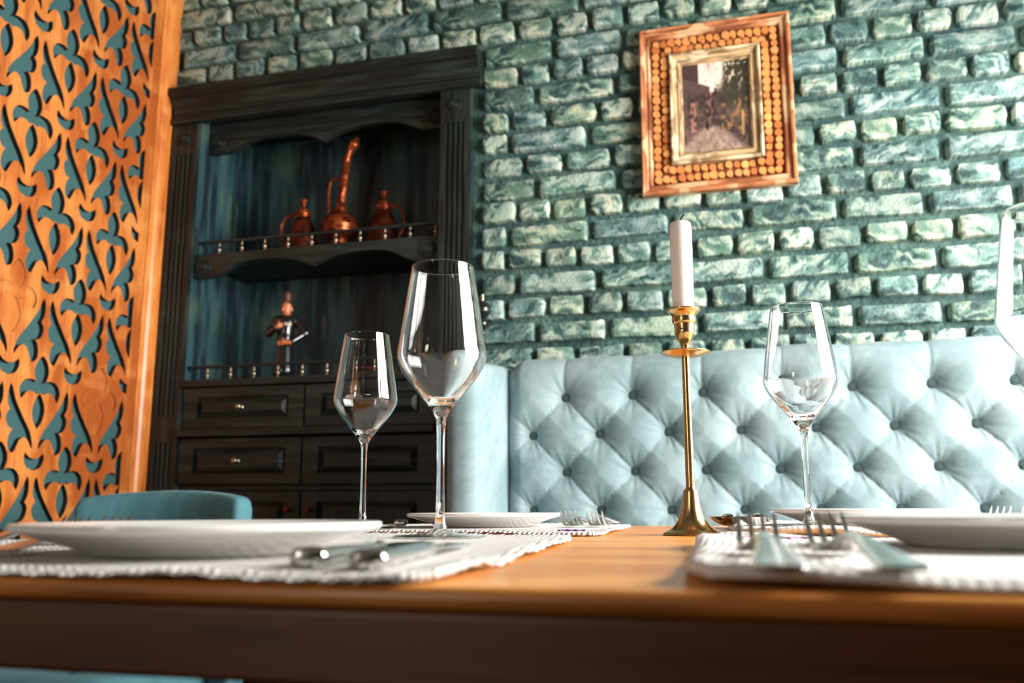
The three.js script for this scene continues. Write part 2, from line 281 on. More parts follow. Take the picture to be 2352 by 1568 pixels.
{
  const w = new THREE.Group(); w.name = 'window_2'; w.userData = { kind: 'structure', label: 'narrow window in the wall behind the viewer' }; scene.add(w);
  const a = ZF + 0.05, b = ZF + 0.095, f = 0.045, { x0, x1, y0, y1 } = WIN2;
  part('window_frame', merge([bx(x0, x1, y0, y0 + f, a, b), bx(x0, x1, y1 - f, y1, a, b), bx(x0, x0 + f, y0 + f, y1 - f, a, b), bx(x1 - f, x1, y0 + f, y1 - f, a, b)]), M.windowPaint, w);
  part('pane', bx(x0 + f, x1 - f, y0 + f, y1 - f, ZF + 0.07, ZF + 0.074), M.pane, w);
}

// ------------------------------------------------------------------ brick wall with the niche of the cabinet
const CX0 = -1.832, CX1 = -0.812, NICHE = 2.09;
const wallBack = structure('wall_back', metreUV(merge([bx(CX1, WX, 0, CEIL, -0.32, 0), bx(XL - 0.016, CX1, NICHE, CEIL, -0.32, 0), bx(XL - 0.016, CX0, 0, NICHE, -0.32, 0), bx(XL - T, WX + T, 0, CEIL, -0.5, -0.32)])), M.mortar, 'wall of teal painted relief bricks in thick mortar');
const BH = 0.0515, COURSE = 0.07, Y0 = 2.1588, BD = 0.022;
function brickGeo(w, seed, cell, head) {
  const nx = head ? 6 : 12, ny = 4, hx = w / 2, hy = BH / 2, rr = rng(seed), pos = [], uv = [], idx = [];
  const line = (n) => { const a = [-1, -0.965]; for (let i = 0; i <= n; i++) a.push(mix(-0.9, 0.9, i / n)); a.push(0.965, 1); return a; };
  const S = line(nx), R = line(ny), cr = 0.3 + rr() * 0.45, sk = (rr() - 0.5) * 0.1, k0 = rr() * 50, sag = (rr() - 0.5) * 0.12;
  R.forEach((t, j) => S.forEach((s, i) => {
    const ex = Math.abs(s), ey = Math.abs(t), rim = Math.max(ex, ey) > 0.99 ? 0 : Math.max(ex, ey) > 0.95 ? 1 : 2;
    // corners pulled in, edges left uneven by the hand that cast them
    const cx = hy / hx * cr * Math.pow(ey, 4) * Math.pow(ex, 6 * hx / hy), n1 = vn(s * hx * 60 + k0, t * 2, seed) - 0.5, n2 = vn(t * 3 + k0, s * 1.5, seed + 3) - 0.5;
    const x = hx * (s - Math.sign(s) * cx * 0.5) + (ex > 0.9 ? n2 * 0.005 : 0), y = hy * (t * (1 - 0.16 * cr * Math.pow(ex, 10 * hx / hy)) + sk * s + sag * (s * s - 0.5) * 0.5) + (ey > 0.85 ? n1 * 0.004 : 0);
    const z = rim === 0 ? -0.003 : rim === 1 ? BD * 0.72 : BD + (fbm(s * hx * 40 + k0, t * hy * 40, seed, 3) - 0.5) * 0.009;
    pos.push(x, y, z);
    const su = (s + 1) / 2, tu = (t + 1) / 2;
    uv.push((cell.x + 2 + su * (cell.w - 4)) / AW, (cell.y + 2 + tu * 60) / AH);
  }));
  const n = S.length; for (let j = 0; j + 1 < R.length; j++) for (let i = 0; i + 1 < n; i++) { const a = j * n + i; idx.push(a, a + 1, a + n, a + 1, a + n + 1, a + n); }
  const g = new THREE.BufferGeometry(); g.setAttribute('position', new THREE.Float32BufferAttribute(pos, 3)); g.setAttribute('uv', new THREE.Float32BufferAttribute(uv, 2)); g.setIndex(idx); g.computeVertexNormals(); return g;
}
const STW = 0.21, HDW = 0.092;
const stretchers = Array.from({ length: 16 }, (_, k) => brickGeo(STW, 200 + k, { x: (k % 4) * 256, y: Math.floor(k / 4) * 64, w: 256 }, false));
const headers = Array.from({ length: 32 }, (_, k) => brickGeo(HDW, 300 + k, { x: (k % 8) * 128, y: 256 + Math.floor(k / 8) * 64, w: 128 }, true));
// x of the upright joints, course by course, measured on the wall; gaps are filled at the usual pitch
const joints = {
  '-4': [-1.775, -1.668, -1.575], '-3': [-1.649, -1.415, -1.185], '-2': [-1.789, -1.68, -1.586, -1.484, -1.391, -1.279, -1.156, -1.04, -0.931, -0.807],
  '-1': [-1.833, -1.622, -1.408, -1.18, -0.951, -0.719, -0.485], 0: [-1.73, -1.626, -1.511, -1.396, -1.273, -1.156, -1.028, -0.916, -0.798, -0.677, -0.562, -0.457, -0.353, -0.252, -0.152, -0.055],
  1: [-0.565, -0.362, 0.021, 0.218, 0.443], 2: [-0.668, -0.572, -0.473, -0.37, 0.187, 0.293, 0.401, 0.495, 0.605], 3: [-0.62, -0.386, 0.214, 0.426, 0.638],
  4: [-0.695, -0.582, -0.436, 0.102, 0.209, 0.309, 0.413, 0.52, 0.619], 5: [-0.699, -0.467, 0.225, 0.455], 6: [-0.653, -0.536, -0.398, 0.144, 0.248, 0.347, 0.45, 0.6],
  7: [-0.618, -0.384, 0.239, 0.442], 8: [-0.673, -0.574, -0.469, -0.367, -0.266, -0.154, -0.049, 0.057, 0.154, 0.262, 0.356, 0.463, 0.575], 9: [-0.702, -0.465, -0.244, -0.045, 0.189, 0.395, 0.597],
  10: [-0.705, -0.598, -0.498, -0.395, -0.294, -0.182, -0.076, 0.029, 0.128, 0.242, 0.352, 0.456, 0.561], 11: [-0.676, -0.443, -0.213, 0, 0.21, 0.415],
  12: [-0.705, -0.587, -0.478, -0.373, -0.263, -0.147, -0.046, 0.052, 0.161, 0.258, 0.366, 0.469, 0.576], 13: [-0.616, -0.42, -0.173, 0.026, 0.211, 0.417], 14: [-0.625, -0.507, -0.371, -0.267, -0.155, -0.057, 0.048, 0.15, 0.257, 0.369, 0.465],
};
{
  const rr = rng(5), rest = [];
  for (let r = -9; r <= 29; r++) {
    const head = ((r % 2) + 2) % 2 === 0, pitch = head ? 0.107 : 0.222, y = Y0 - COURSE * r;
    const x0 = r <= 0 ? XL - 0.016 : -0.782, js = [x0, ...(joints[r] ?? []).filter((x) => x > x0 + 0.03)];
    if (!joints[r]) js.push(x0 + pitch * (0.45 + 0.4 * rr()));
    while (js.at(-1) < WX) js.push(js.at(-1) + pitch * (0.94 + 0.12 * rr()));
    const all = [js[0]];
    for (let k = 1; k < js.length; k++) { const gap = js[k] - js[k - 1], n = Math.max(1, Math.round(gap / pitch * 0.93)); for (let i = 1; i <= n; i++) all.push(js[k - 1] + gap * i / n); }
    for (let k = 1; k < all.length; k++) {
      const a = all[k - 1] + (k === 1 && r > 0 ? 0.004 : 0.0065), b = Math.min(all[k] - 0.0065, WX - 0.004), w = b - a; if (w < 0.025) continue;
      const long = w > 0.145, g = long ? stretchers[Math.floor(rr() * 16)] : headers[Math.floor(rr() * 32)], cx = (a + b) / 2, dy = (rr() - 0.5) * 0.006, sx = w / (long ? STW : HDW), sz = 0.75 + rr() * 0.5, sy = 0.95 + rr() * 0.13, rot = (rr() - 0.5) * 0.02;
      const mt = M.brick[Math.floor(rr() * M.brick.length)];
      if (cx < 0.74 && r >= -5 && r <= 15) { const m = part('brick', g, mt, wallBack); m.position.set(cx, y + dy, 0); m.scale.set(sx, sy, sz); m.rotation.z = rot; }
      else { const q = g.clone().scale(sx, sy, sz).rotateZ(rot).translate(cx, y + dy, 0); rest.push(q); }
    }
  }
  const m = part('far_bricks', mergeGeometries(rest), M.brick[0], wallBack); m.userData.kind = 'stuff';
}

// ------------------------------------------------------------------ fretwork panel on the left wall
{
  const fp = thing('fretwork_panel', 'orange wooden fretwork panel of fleur-de-lis cut-outs over teal board', 'wall panel', [XL, 0, 0]);
  const Z0 = 0.115, Z1 = 1.0, YA = 0.06, YB = 2.7, zr = 0.152, zl = 0.97;
  part('backing_board', bx(-0.015, 0.0, YA, YB, 0.02, Z1), M.backing, fp);
  const runs = (list) => { const out = []; for (const r of list) { const s = r.length > 2 ? smooth2(r, r.length * 3) : r; s.forEach((p, i) => { if (i || !out.length) out.push(p); }); } return out; };
  const mirror = (h) => [...h, ...h.slice(1, -1).reverse().map(([u, v]) => [-u, v])];
  const fleur = mirror(runs([[[0, 0.273], [0.014, 0.258], [0.022, 0.236], [0.018, 0.214], [0.012, 0.204]], [[0.012, 0.204], [0.03, 0.208], [0.05, 0.205], [0.062, 0.193], [0.066, 0.178], [0.06, 0.159]], [[0.06, 0.159], [0.053, 0.17], [0.045, 0.178], [0.034, 0.182], [0.02, 0.18], [0.012, 0.176]], [[0.012, 0.176], [0, 0.18]]]));
  const lens = mirror(runs([[[0, 0.175], [0.014, 0.152], [0.019, 0.13], [0.013, 0.105], [0, 0.085]]]));
  const cres = mirror(runs([[[0, 0.005], [0.016, 0.009], [0.030, 0.02]], [[0.030, 0.02], [0.031, 0.004], [0.021, -0.014], [0, -0.021]]]));
  const leafR = runs([[[0.0945, 0.19], [0.0795, 0.153], [0.0516, 0.111], [0.0214, 0.069], [0.0107, 0.033]], [[0.0107, 0.033], [0.021, 0.051], [0.037, 0.0625], [0.053, 0.0556], [0.062, 0.039], [0.071, 0.021]], [[0.071, 0.021], [0.083, 0.028], [0.087, 0.046], [0.082, 0.067], [0.072, 0.079]], [[0.072, 0.079], [0.09, 0.0857], [0.098, 0.102], [0.097, 0.116], [0.088, 0.1264]], [[0.088, 0.1264], [0.097, 0.1435], [0.099, 0.1667], [0.0945, 0.19]]]).slice(0, -1);
  const leafL = leafR.map(([u, v]) => [-u, v]).reverse();
  const widen = (p, d) => { const sgn = Math.sign(p.reduce((t, a, i) => { const b = p[(i + 1) % p.length]; return t + a[0] * b[1] - b[0] * a[1]; }, 0)); return p.map((a, i) => { const l = p[(i + p.length - 1) % p.length], r = p[(i + 1) % p.length]; let n1 = [a[1] - l[1], l[0] - a[0]], n2 = [r[1] - a[1], a[0] - r[0]]; const m1 = Math.hypot(...n1) || 1, m2 = Math.hypot(...n2) || 1; let n = [n1[0] / m1 + n2[0] / m2, n1[1] / m1 + n2[1] / m2]; const m = Math.hypot(...n) || 1; return [a[0] + n[0] / m * d * sgn, a[1] + n[1] / m * d * sgn]; }); };
  const clip = (poly, keep) => { const out = []; for (let i = 0; i < poly.length; i++) { const a = poly[i], b = poly[(i + 1) % poly.length], da = keep(a), db = keep(b); if (da >= 0) out.push(a); if (da * db < 0) { const t = da / (da - db); out.push([mix(a[0], b[0], t), mix(a[1], b[1], t)]); } } return out; };
  const cuts = [widen(fleur, 0.0025), widen(lens, 0.0018), widen(cres, 0.0018), widen(leafR, 0.0028), widen(leafL, 0.0028)];
  const shape = new THREE.Shape([[YA, Z0], [YB, Z0], [YB, Z1], [YA, Z1]].map((p) => new THREE.Vector2(...p)));
  const inlaid = [[0.262, 0.886], [0.48, 1.121 - 0.235 + 0.235]], inlays = [];
  for (let c = 0; c <= 8; c++) {
    const z = 0.153 + 0.109 * c, ybase = c % 2 ? 0.886 : 1.121;
    for (let k = -3; k <= 4; k++) {
      const y = ybase + 0.4645 * k;
      const filled = (Math.abs(z - 0.262) < 0.01 && Math.abs(y - 0.886) < 0.02) || (Math.abs(z - 0.589) < 0.01 && Math.abs(y - 1.121) < 0.02);
      for (const h of cuts) {
        let poly = h.map(([u, v]) => [y + v, z - u]);
        if (poly.some((p) => p[0] < YA + 0.01 || p[0] > YB - 0.01)) continue;
        poly = clip(clip(poly, (p) => p[1] - zr), (p) => zl - p[1]); if (poly.length < 4) continue;
        const area = Math.abs(poly.reduce((s, p, i) => { const q = poly[(i + 1) % poly.length]; return s + p[0] * q[1] - q[0] * p[1]; }, 0)) / 2; if (area < 6e-5) continue;
        shape.holes.push(new THREE.Path(poly.map((p) => new THREE.Vector2(...p))));
        if (filled && (h === cuts[0] || h === cuts[1])) { const cy = poly.reduce((s, p) => s + p[0], 0) / poly.length, cz = poly.reduce((s, p) => s + p[1], 0) / poly.length; inlays.push(poly.map((p) => [cy + (p[0] - cy) * 0.965, cz + (p[1] - cz) * 0.95])); }
      }
    }
  }
  const g = prism(shape, V(0, 1, 0), V(0, 0, 1), 0.0145, V(0.0005, 0, 0));
  const face = new THREE.Mesh(g, [M.panel, M.burnt]); face.name = 'cut_board'; face.castShadow = face.receiveShadow = true; fp.add(face);
  for (const q of inlays) part('fleur_inlay', prism(q, V(0, 1, 0), V(0, 0, 1), 0.0135, V(0.0005, 0, 0)), M.panel, fp);
  // upright moulding and the flat stile behind it, running back to the brick wall
  const prof = [[0, 0.018], [0.010, 0.018], [0.014, 0.034], [0.014, 0.046], [0.02, 0.052], [0.027, 0.062], [0.029, 0.076], [0.026, 0.088], [0.02, 0.096], [0.02, 0.102], [0.017, 0.113], [0, 0.115]];
  part('upright_moulding', metreUV(prism(prof, V(1, 0, 0), V(0, 0, 1), 2.64, V(0, 2.7, 0)), 'y'), M.moulding, fp);
  part('stile', metreUV(bx(0, 0.009, 2.1, 2.7, 0.015, 0.0175 + 0.001), 'y'), M.panel, fp);
}

// ------------------------------------------------------------------ built-in cabinet
{
  const cb = thing('display_cabinet', 'dark teal built-in wooden display cabinet with open shelves and drawers', 'cabinet', [0, 0, 0]);
  const xi0 = -1.737, xi1 = -0.904, zf = 0.036, zb = -0.285;
  part('back_panel', metreUV(bx(CX0 + 0.002, CX1 - 0.002, 0.0, 2.085, zb - 0.02, zb), 'y'), M.cabSide, cb);
  for (const [a, b] of [[CX0 + 0.002, xi0], [xi1, CX1 - 0.002]]) part('side_panel', metreUV(bx(a, b, 0, 2.085, zb, 0.016), 'y'), M.cabSide, cb);
  part('top_board', metreUV(bx(xi0, xi1, 2.03, 2.085, zb, 0.01)), M.cab, cb);
  // fluted pilasters
  for (const [a, b] of [[CX0, xi0], [xi1, CX1]]) {
    const w = b - a, pl = [];
    const outline = [[0, 0]]; const n = 4, m = 0.014, gp = (w - 2 * m) / n;
    outline.push([0, 0.02]);
    for (let k = 0; k < n; k++) { const c = m + gp * (k + 0.5), h = gp * 0.3; outline.push([c - h, 0.02], [c - h * 0.7, 0.0145], [c, 0.012], [c + h * 0.7, 0.0145], [c + h, 0.02]); }
    outline.push([w, 0.02], [w, 0]);
    const flute = (y0, y1) => prism(outline, V(1, 0, 0), V(0, 0, 1), y1 - y0, V(a, y1, 0.016));
    pl.push(flute(1.04, 1.885), flute(0.16, 0.965), bx(a, b, 1.885, 1.99, 0.016, zf), bx(a, b, 0.965, 1.04, 0.016, zf), bx(a - 0.0, b + 0.0, 0.0, 0.16, 0.016, zf + 0.01));
    const p = part('pilaster', metreUV(merge(pl), 'y'), M.cab, cb);
    const ros = lathe(smooth2([[0, 0.008], [0.010, 0.0075], [0.0125, 0.004], [0.0138, 0.002], [0.0155, 0.006], [0.0185, 0.0055], [0.0195, 0]], 24), 28).rotateX(Math.PI / 2).translate((a + b) / 2, 1.938, zf);
    part('rosette', ros, M.cab, p);
  }
  const corn = [[0, 1.998], [0.046, 1.998], [0.046, 2.016], [0.05, 2.02], [0.05, 2.026], [0.056, 2.036], [0.068, 2.048], [0.074, 2.056], [0.074, 2.062], [0.082, 2.066], [0.086, 2.072], [0.086, 2.094], [0, 2.094]];
  const cornice = part('cornice', metreUV(prism(corn, V(0, 0, 1), V(0, 1, 0), 1.041, V(-0.778, 0, 0.0005))), M.cab, cb);
  part('bead', metreUV(prism([[0.036, 1.985], [0.054, 1.985], [0.057, 1.988], [0.057, 1.993], [0.054, 1.9978], [0.036, 1.9978]], V(0, 0, 1), V(0, 1, 0), 1.041, V(-0.778, 0, 0.0005))), M.cab, cornice);
  part('bead', metreUV(prism([[0.0462, 1.9985], [0.049, 2.001], [0.0505, 2.007], [0.049, 2.0125], [0.0462, 2.0155]], V(0, 0, 1), V(0, 1, 0), 1.041, V(-0.778, 0, 0.0005))), M.cab, cornice);
  part('bead', metreUV(prism([[0.0742, 2.0565], [0.0765, 2.0575], [0.0765, 2.0605], [0.0742, 2.0615]], V(0, 0, 1), V(0, 1, 0), 1.041, V(-0.778, 0, 0.0005))), M.cab, cornice);
  // arched aprons: one under the cornice, one along the shelf
  const apron = (yt, yb, cusp, peak, z, name) => {
    const s = new THREE.Shape(), w = xi1 - xi0, blk = 0.075, c = w / 2;
    s.moveTo(0, yt); s.lineTo(w, yt); s.lineTo(w, yb); s.lineTo(w - blk, yb);
    s.bezierCurveTo(w - blk - 0.04, yb + 0.004, w - blk - 0.06, peak, w - blk - 0.15, peak); s.bezierCurveTo(w - blk - 0.22, peak, c + 0.06, peak - 0.004, c, cusp);
    s.bezierCurveTo(c - 0.06, peak - 0.004, blk + 0.22, peak, blk + 0.15, peak); s.bezierCurveTo(blk + 0.06, peak, blk + 0.04, yb + 0.004, blk, yb); s.lineTo(0, yb);
    const g = prism(s, V(1, 0, 0), V(0, 1, 0), 0.022, V(xi0, 0, z), { curveSegments: 14 });
    const a = part(name, metreUV(g), M.cab, cb);
    for (const x of [xi0 + 0.04, xi1 - 0.04]) part('rosette', lathe(smooth2([[0, 0.008], [0.014, 0.007], [0.017, 0.003], [0.021, 0.006], [0.0245, 0.005], [0.0255, 0]], 24), 28).rotateX(Math.PI / 2).translate(x, yb + 0.034, z + 0.022), M.cab, a);
  };
  apron(2.03, 1.905, 1.905, 1.945, -0.05, 'top_apron');
  apron(1.553, 1.478, 1.492, 1.525, -0.01, 'shelf_apron');
  part('shelf', metreUV(bx(xi0, xi1, 1.53, 1.556, zb, -0.005)), M.cab, cb);
  const bal = lathe(smooth2([[0.0001, 0], [0.0055, 0.0005], [0.0045, 0.004], [0.003, 0.007], [0.0058, 0.013], [0.006, 0.017], [0.003, 0.024], [0.0025, 0.03], [0.004, 0.033], [0.003, 0.037]], 30), 14);
  const gallery = (y, z, xs, x1) => {
    const rl = part('gallery_rail', metreUV(bx(xi0, x1, y + 0.037, y + 0.046, z - 0.006, z + 0.006, 0.002)), M.cab, cb);
    for (const x of xs) part('baluster', bal.clone().translate(x, y, z), M.bronze, rl);
  };
  gallery(1.556, -0.012, Array.from({ length: 10 }, (_, k) => xi0 + 0.075 + 0.0812 * k), xi1);
  gallery(1.152, 0.006, Array.from({ length: 10 }, (_, k) => xi0 + 0.072 + 0.0812 * k), xi1);
  part('counter', metreUV(bx(xi0, xi1, 1.13, 1.152, zb, 0.034, 0.003)), M.cab, cb);
  part('ledge', metreUV(bx(xi0, xi1, 0.978, 1.0, zb, 0.05, 0.003)), M.cab, cb);
  part('carcass', metreUV(merge([bx(xi0, xi1, 0.0, 0.09, zb, 0.01), bx(xi0, xi1, 0.82, 0.834, zb, 0.012), bx(xi0, xi1, 0.09, 1.13, zb, -0.02)])), M.cab, cb);
  const rp = (w, h, z0) => { // fielded front: a board with a raised centre inside a sunk moulding
    const f = 0.05, v = [bx(-w / 2, w / 2, -h / 2, h / 2, z0, z0 + 0.012)], rim = (a, b, c, d, zz) => [bx(-w / 2, a, -h / 2, h / 2, z0 + 0.012, zz), bx(b, w / 2, -h / 2, h / 2, z0 + 0.012, zz), bx(a, b, -h / 2, c, z0 + 0.012, zz), bx(a, b, d, h / 2, z0 + 0.012, zz)];
    v.push(...rim(-w / 2 + f, w / 2 - f, -h / 2 + f * 0.55, h / 2 - f * 0.55, z0 + 0.024)); return merge(v);
  };
  const field = (w, h, z0) => { const b = 0.016, W = w / 2 - 0.055, H = h / 2 - 0.033; const ring = (x, y, z) => [V(-x, -y, z), V(x, -y, z), V(x, y, z), V(-x, y, z)]; const g = flat(loft([ring(W, H, z0 + 0.010), ring(W, H, z0 + 0.014), ring(W - b, H - b, z0 + 0.026), ring(W - b - 0.001, H - b - 0.001, z0 + 0.0262)])); g.computeVertexNormals(); return g; };
  const knob = lathe(smooth2([[0.0001, 0.024], [0.006, 0.023], [0.009, 0.018], [0.007, 0.012], [0.004, 0.008], [0.005, 0.003], [0.008, 0]], 20), 18).rotateX(Math.PI / 2);
  const xm = -1.318;
  for (const [y0, y1, z] of [[1.004, 1.126, 0.0], [0.838, 0.972, 0.004]]) for (const [a, b] of [[xi0 + 0.004, xm - 0.003], [xm + 0.003, xi1 - 0.004]]) {
    const w = b - a, h = y1 - y0, cx = (a + b) / 2, cy = (y0 + y1) / 2;
    const d = part('drawer', metreUV(rp(w, h, z)), M.cab, cb); d.position.set(cx, cy, 0);
    part('raised_field', metreUV(field(w, h, z)), M.cab, d); part('knob', knob.clone().translate(0, 0, z + 0.026), M.bronze, d);
  }
  for (const [a, b, s] of [[xi0 + 0.004, xm - 0.003, 1], [xm + 0.003, xi1 - 0.004, -1]]) {
    const w = b - a, h = 0.722; const d = part('door', metreUV(rp(w, h, 0.0), 'y'), M.cab, cb); d.position.set((a + b) / 2, 0.455, 0);
    part('raised_field', metreUV(field(w, h, 0.0), 'y'), M.cab, d); part('knob', knob.clone().translate(s * (w / 2 - 0.03), 0.31, 0.024), M.copper, d);
  }
}

// copper ware on the shelf
const SH = 1.5565;
function jug(name, label, pos, turn, material) {
  const j = thing(name, label, 'jug', pos, 'small jugs on the cabinet shelf'); j.rotation.y = turn;
  part('body', lathe(smooth2([[0.0001, 0], [0.048, 0], [0.05, 0.006], [0.049, 0.03], [0.042, 0.07], [0.03, 0.11], [0.021, 0.126]], 40), 40), material, j);
  part('collar', lathe(smooth2([[0.021, 0.124], [0.024, 0.13], [0.0245, 0.145], [0.02, 0.152], [0.012, 0.156]], 16), 32), M.copper, j);
  part('stopper', lathe(smooth2([[0.012, 0.154], [0.009, 0.162], [0.007, 0.17], [0.012, 0.178], [0.0125, 0.184], [0.006, 0.191], [0.0001, 0.192]], 24), 24), M.copper, j);
  part('handle', tube([[-0.02, 0.14, 0], [-0.045, 0.136, 0], [-0.07, 0.11, 0], [-0.072, 0.07, 0], [-0.055, 0.03, 0], [-0.046, 0.02, 0]], 0.0045, 30, 8), M.copper, j);
  return j;
}
jug('copper_jug', 'small dark copper jug with stopper, handle turned toward fretwork panel', [-1.42, SH, -0.1], 0.1, M.darkCopper);
jug('copper_jug', 'small dark copper jug with stopper, handle turned toward brick wall', [-1.14, SH, -0.1], Math.PI - 0.1, M.darkCopper);
{
  const e = thing('copper_ewer', 'tall copper ewer with long curved spout and round hammered belly', 'ewer', [-1.29, SH, -0.1]);
  part('foot', lathe(smooth2([[0.0001, 0], [0.04, 0], [0.042, 0.006], [0.03, 0.018], [0.024, 0.034], [0.03, 0.046]], 24), 36), M.copper, e);
  part('belly', lathe(smooth2([[0.03, 0.044], [0.05, 0.056], [0.058, 0.08], [0.056, 0.1], [0.04, 0.122], [0.022, 0.132], [0.018, 0.14]], 40), 44), M.copper, e);
  const c = curvePts([[0, 0.136, 0], [0.004, 0.18, 0], [0.01, 0.23, 0], [0.014, 0.28, 0], [0.02, 0.32, 0], [0.034, 0.35, 0], [0.056, 0.378, 0]], 40);
  const rad = (t) => t < 0.1 ? mix(0.019, 0.014, t / 0.1) : t < 0.75 ? mix(0.014, 0.012, t) : t < 0.88 ? mix(0.012, 0.019, (t - 0.75) / 0.13) : mix(0.019, 0.004, (t - 0.88) / 0.12);
  part('spout', loft(c.map((p, i) => { const q = c[Math.min(i + 1, 40)].clone().sub(c[Math.max(i - 1, 0)]).normalize(), n = V(q.y, -q.x, 0), r = rad(i / 40); return Array.from({ length: 14 }, (_, k) => { const a = k / 14 * Math.PI * 2; return p.clone().addScaledVector(n, Math.cos(a) * r).add(V(0, 0, Math.sin(a) * r)); }); })), M.copper, e);
  for (const [y, x, r] of [[0.142, 0.0, 0.02], [0.22, 0.009, 0.016], [0.236, 0.0105, 0.0155]]) part('ring', new THREE.TorusGeometry(r - 0.003, 0.0045, 8, 24).rotateX(Math.PI / 2).translate(x, y, 0), M.copper, e);
  part('handle', tube([[0.006, 0.232, 0], [-0.018, 0.248, 0], [-0.036, 0.236, 0], [-0.042, 0.2, 0], [-0.04, 0.15, 0], [-0.042, 0.112, 0]], 0.005, 34, 8), M.copper, e);
}
{
  const e = thing('copper_pot', 'dark copper pot half hidden behind the fluted cabinet post', 'pot', [-0.957, SH, -0.13]);
  part('body', lathe(smooth2([[0.0001, 0], [0.035, 0], [0.042, 0.02], [0.036, 0.05], [0.018, 0.075], [0.014, 0.11], [0.018, 0.135]], 34), 32), M.darkCopper, e);
  part('lid', lathe(smooth2([[0.018, 0.134], [0.016, 0.145], [0.006, 0.155], [0.006, 0.165], [0.0001, 0.17]], 16), 24), M.darkCopper, e);
}
{ // clay figurine: robe, head, hat, arms akimbo
  const f = thing('clay_figurine', 'small clay figurine of a man in black robe with hand on hip', 'figurine', [-1.44, 1.1525, -0.06]);
  const P = (x, y, z) => V(x, y, z);
  const robe = sdfMesh((p) => {
    let d = capsule(p, P(0, 0.03, 0), P(0, 0.125, 0), 0.034, 0.023);
    d = smin(d, capsule(p, P(0, 0.13, 0), P(0, 0.178, 0), 0.024, 0.028), 0.012);
    d = smin(d, capsule(p, P(-0.024, 0.188, 0), P(0.024, 0.188, 0), 0.016, 0.016), 0.012);
    d = smin(d, capsule(p, P(0.034, 0.186, 0), P(0.066, 0.145, 0.006), 0.014, 0.012), 0.008);
    d = smin(d, capsule(p, P(0.066, 0.145, 0.006), P(0.034, 0.116, 0.03), 0.012, 0.011), 0.006);
    d = smin(d, capsule(p, P(-0.034, 0.186, 0), P(-0.05, 0.146, 0.01), 0.014, 0.012), 0.008);
    d = smin(d, capsule(p, P(-0.05, 0.146, 0.01), P(-0.018, 0.158, 0.034), 0.012, 0.010), 0.006);
    return Math.max(d, 0.0005 - p.y);
  }, V(-0.11, -0.01, -0.11), V(0.11, 0.21, 0.11), 60);
  const body = part('robe', robe, M.blackGlaze, f);
  part('base', lathe([[0.0001, 0], [0.046, 0], [0.048, 0.004], [0.046, 0.008], [0.0001, 0.008]], 36), M.blackGlaze, f);
  const head = part('head', sdfMesh((p) => {
    let d = capsule(p, P(0, 0.216, 0.002), P(0, 0.232, 0), 0.0135, 0.0165);
    d = smin(d, capsule(p, P(0, 0.195, 0), P(0, 0.212, 0), 0.009, 0.009), 0.005);
    d = smin(d, capsule(p, P(-0.004, 0.226, 0.014), P(-0.006, 0.219, 0.0195), 0.0025, 0.0035), 0.003);
    d = smin(d, capsule(p, P(0.0165, 0.226, 0), P(0.0165, 0.22, 0), 0.003, 0.0025), 0.002); d = smin(d, capsule(p, P(-0.0165, 0.226, 0), P(-0.0165, 0.22, 0), 0.003, 0.0025), 0.002);
    for (const x of [-0.0085, 0.0035]) d = Math.max(d, 0.0022 - p.distanceTo(P(x, 0.229, 0.0165)));
    return d;
  }, V(-0.03, 0.19, -0.03), V(0.03, 0.25, 0.03), 48), M.skin, f);
  part('hair', sdfMesh((p) => Math.max(p.distanceTo(P(0, 0.234, -0.003)) - 0.0185, 0.234 - p.y - p.z * -0.9 - 0.002), V(-0.026, 0.212, -0.026), V(0.026, 0.262, 0.026), 34), M.blackGlaze, head);
  part('hat', lathe(smooth2([[0.0001, 0.279], [0.009, 0.278], [0.0115, 0.272], [0.012, 0.25], [0.014, 0.243]], 20), 24), M.hat, head);
  part('hand', sdfMesh((p) => { let d = capsule(p, P(0.03, 0.113, 0.034), P(0.006, 0.112, 0.036), 0.0075, 0.0065); for (let k = 0; k < 4; k++) d = smin(d, capsule(p, P(0.006, 0.117 - k * 0.0035, 0.037), P(-0.012 + Math.abs(k - 1.3) * 0.003, 0.116 - k * 0.0035, 0.035), 0.0026, 0.0022), 0.001); return smin(d, capsule(p, P(0.014, 0.119, 0.036), P(0.004, 0.124, 0.036), 0.0026, 0.0022), 0.002); }, V(-0.022, 0.09, 0.012), V(0.044, 0.14, 0.06), 44), M.skin, f);
  part('hand', sdfMesh((p) => { let d = capsule(p, P(-0.02, 0.158, 0.036), P(-0.008, 0.164, 0.04), 0.007, 0.006); for (let k = 0; k < 4; k++) d = smin(d, capsule(p, P(-0.008, 0.17 - k * 0.0035, 0.042), P(0.002, 0.172 - k * 0.0035, 0.038), 0.0025, 0.0022), 0.001); return smin(d, capsule(p, P(-0.012, 0.168, 0.04), P(-0.006, 0.176, 0.041), 0.0025, 0.002), 0.002); }, V(-0.035, 0.145, 0.015), V(0.012, 0.185, 0.065), 40), M.skin, f);
  for (let k = 0; k < 4; k++) part('cartridge', new THREE.CapsuleGeometry(0.0022, 0.009, 4, 8).rotateZ(-0.3).translate(0.008 + k * 0.006, 0.172 - k * 0.001, 0.0275), M.bronze, body);
  f.rotation.y = 0.15;
}
single('copper_tray', lathe(smooth2([[0.0001, 0.003], [0.085, 0.003], [0.1, 0.008], [0.112, 0.02], [0.114, 0.02], [0.104, 0.005], [0.088, 0], [0.0001, 0]], 40), 48), M.copper, 'shallow copper tray lying on lower cabinet shelf behind the wine glasses', 'tray', [-1.16, 1.153, -0.14]);

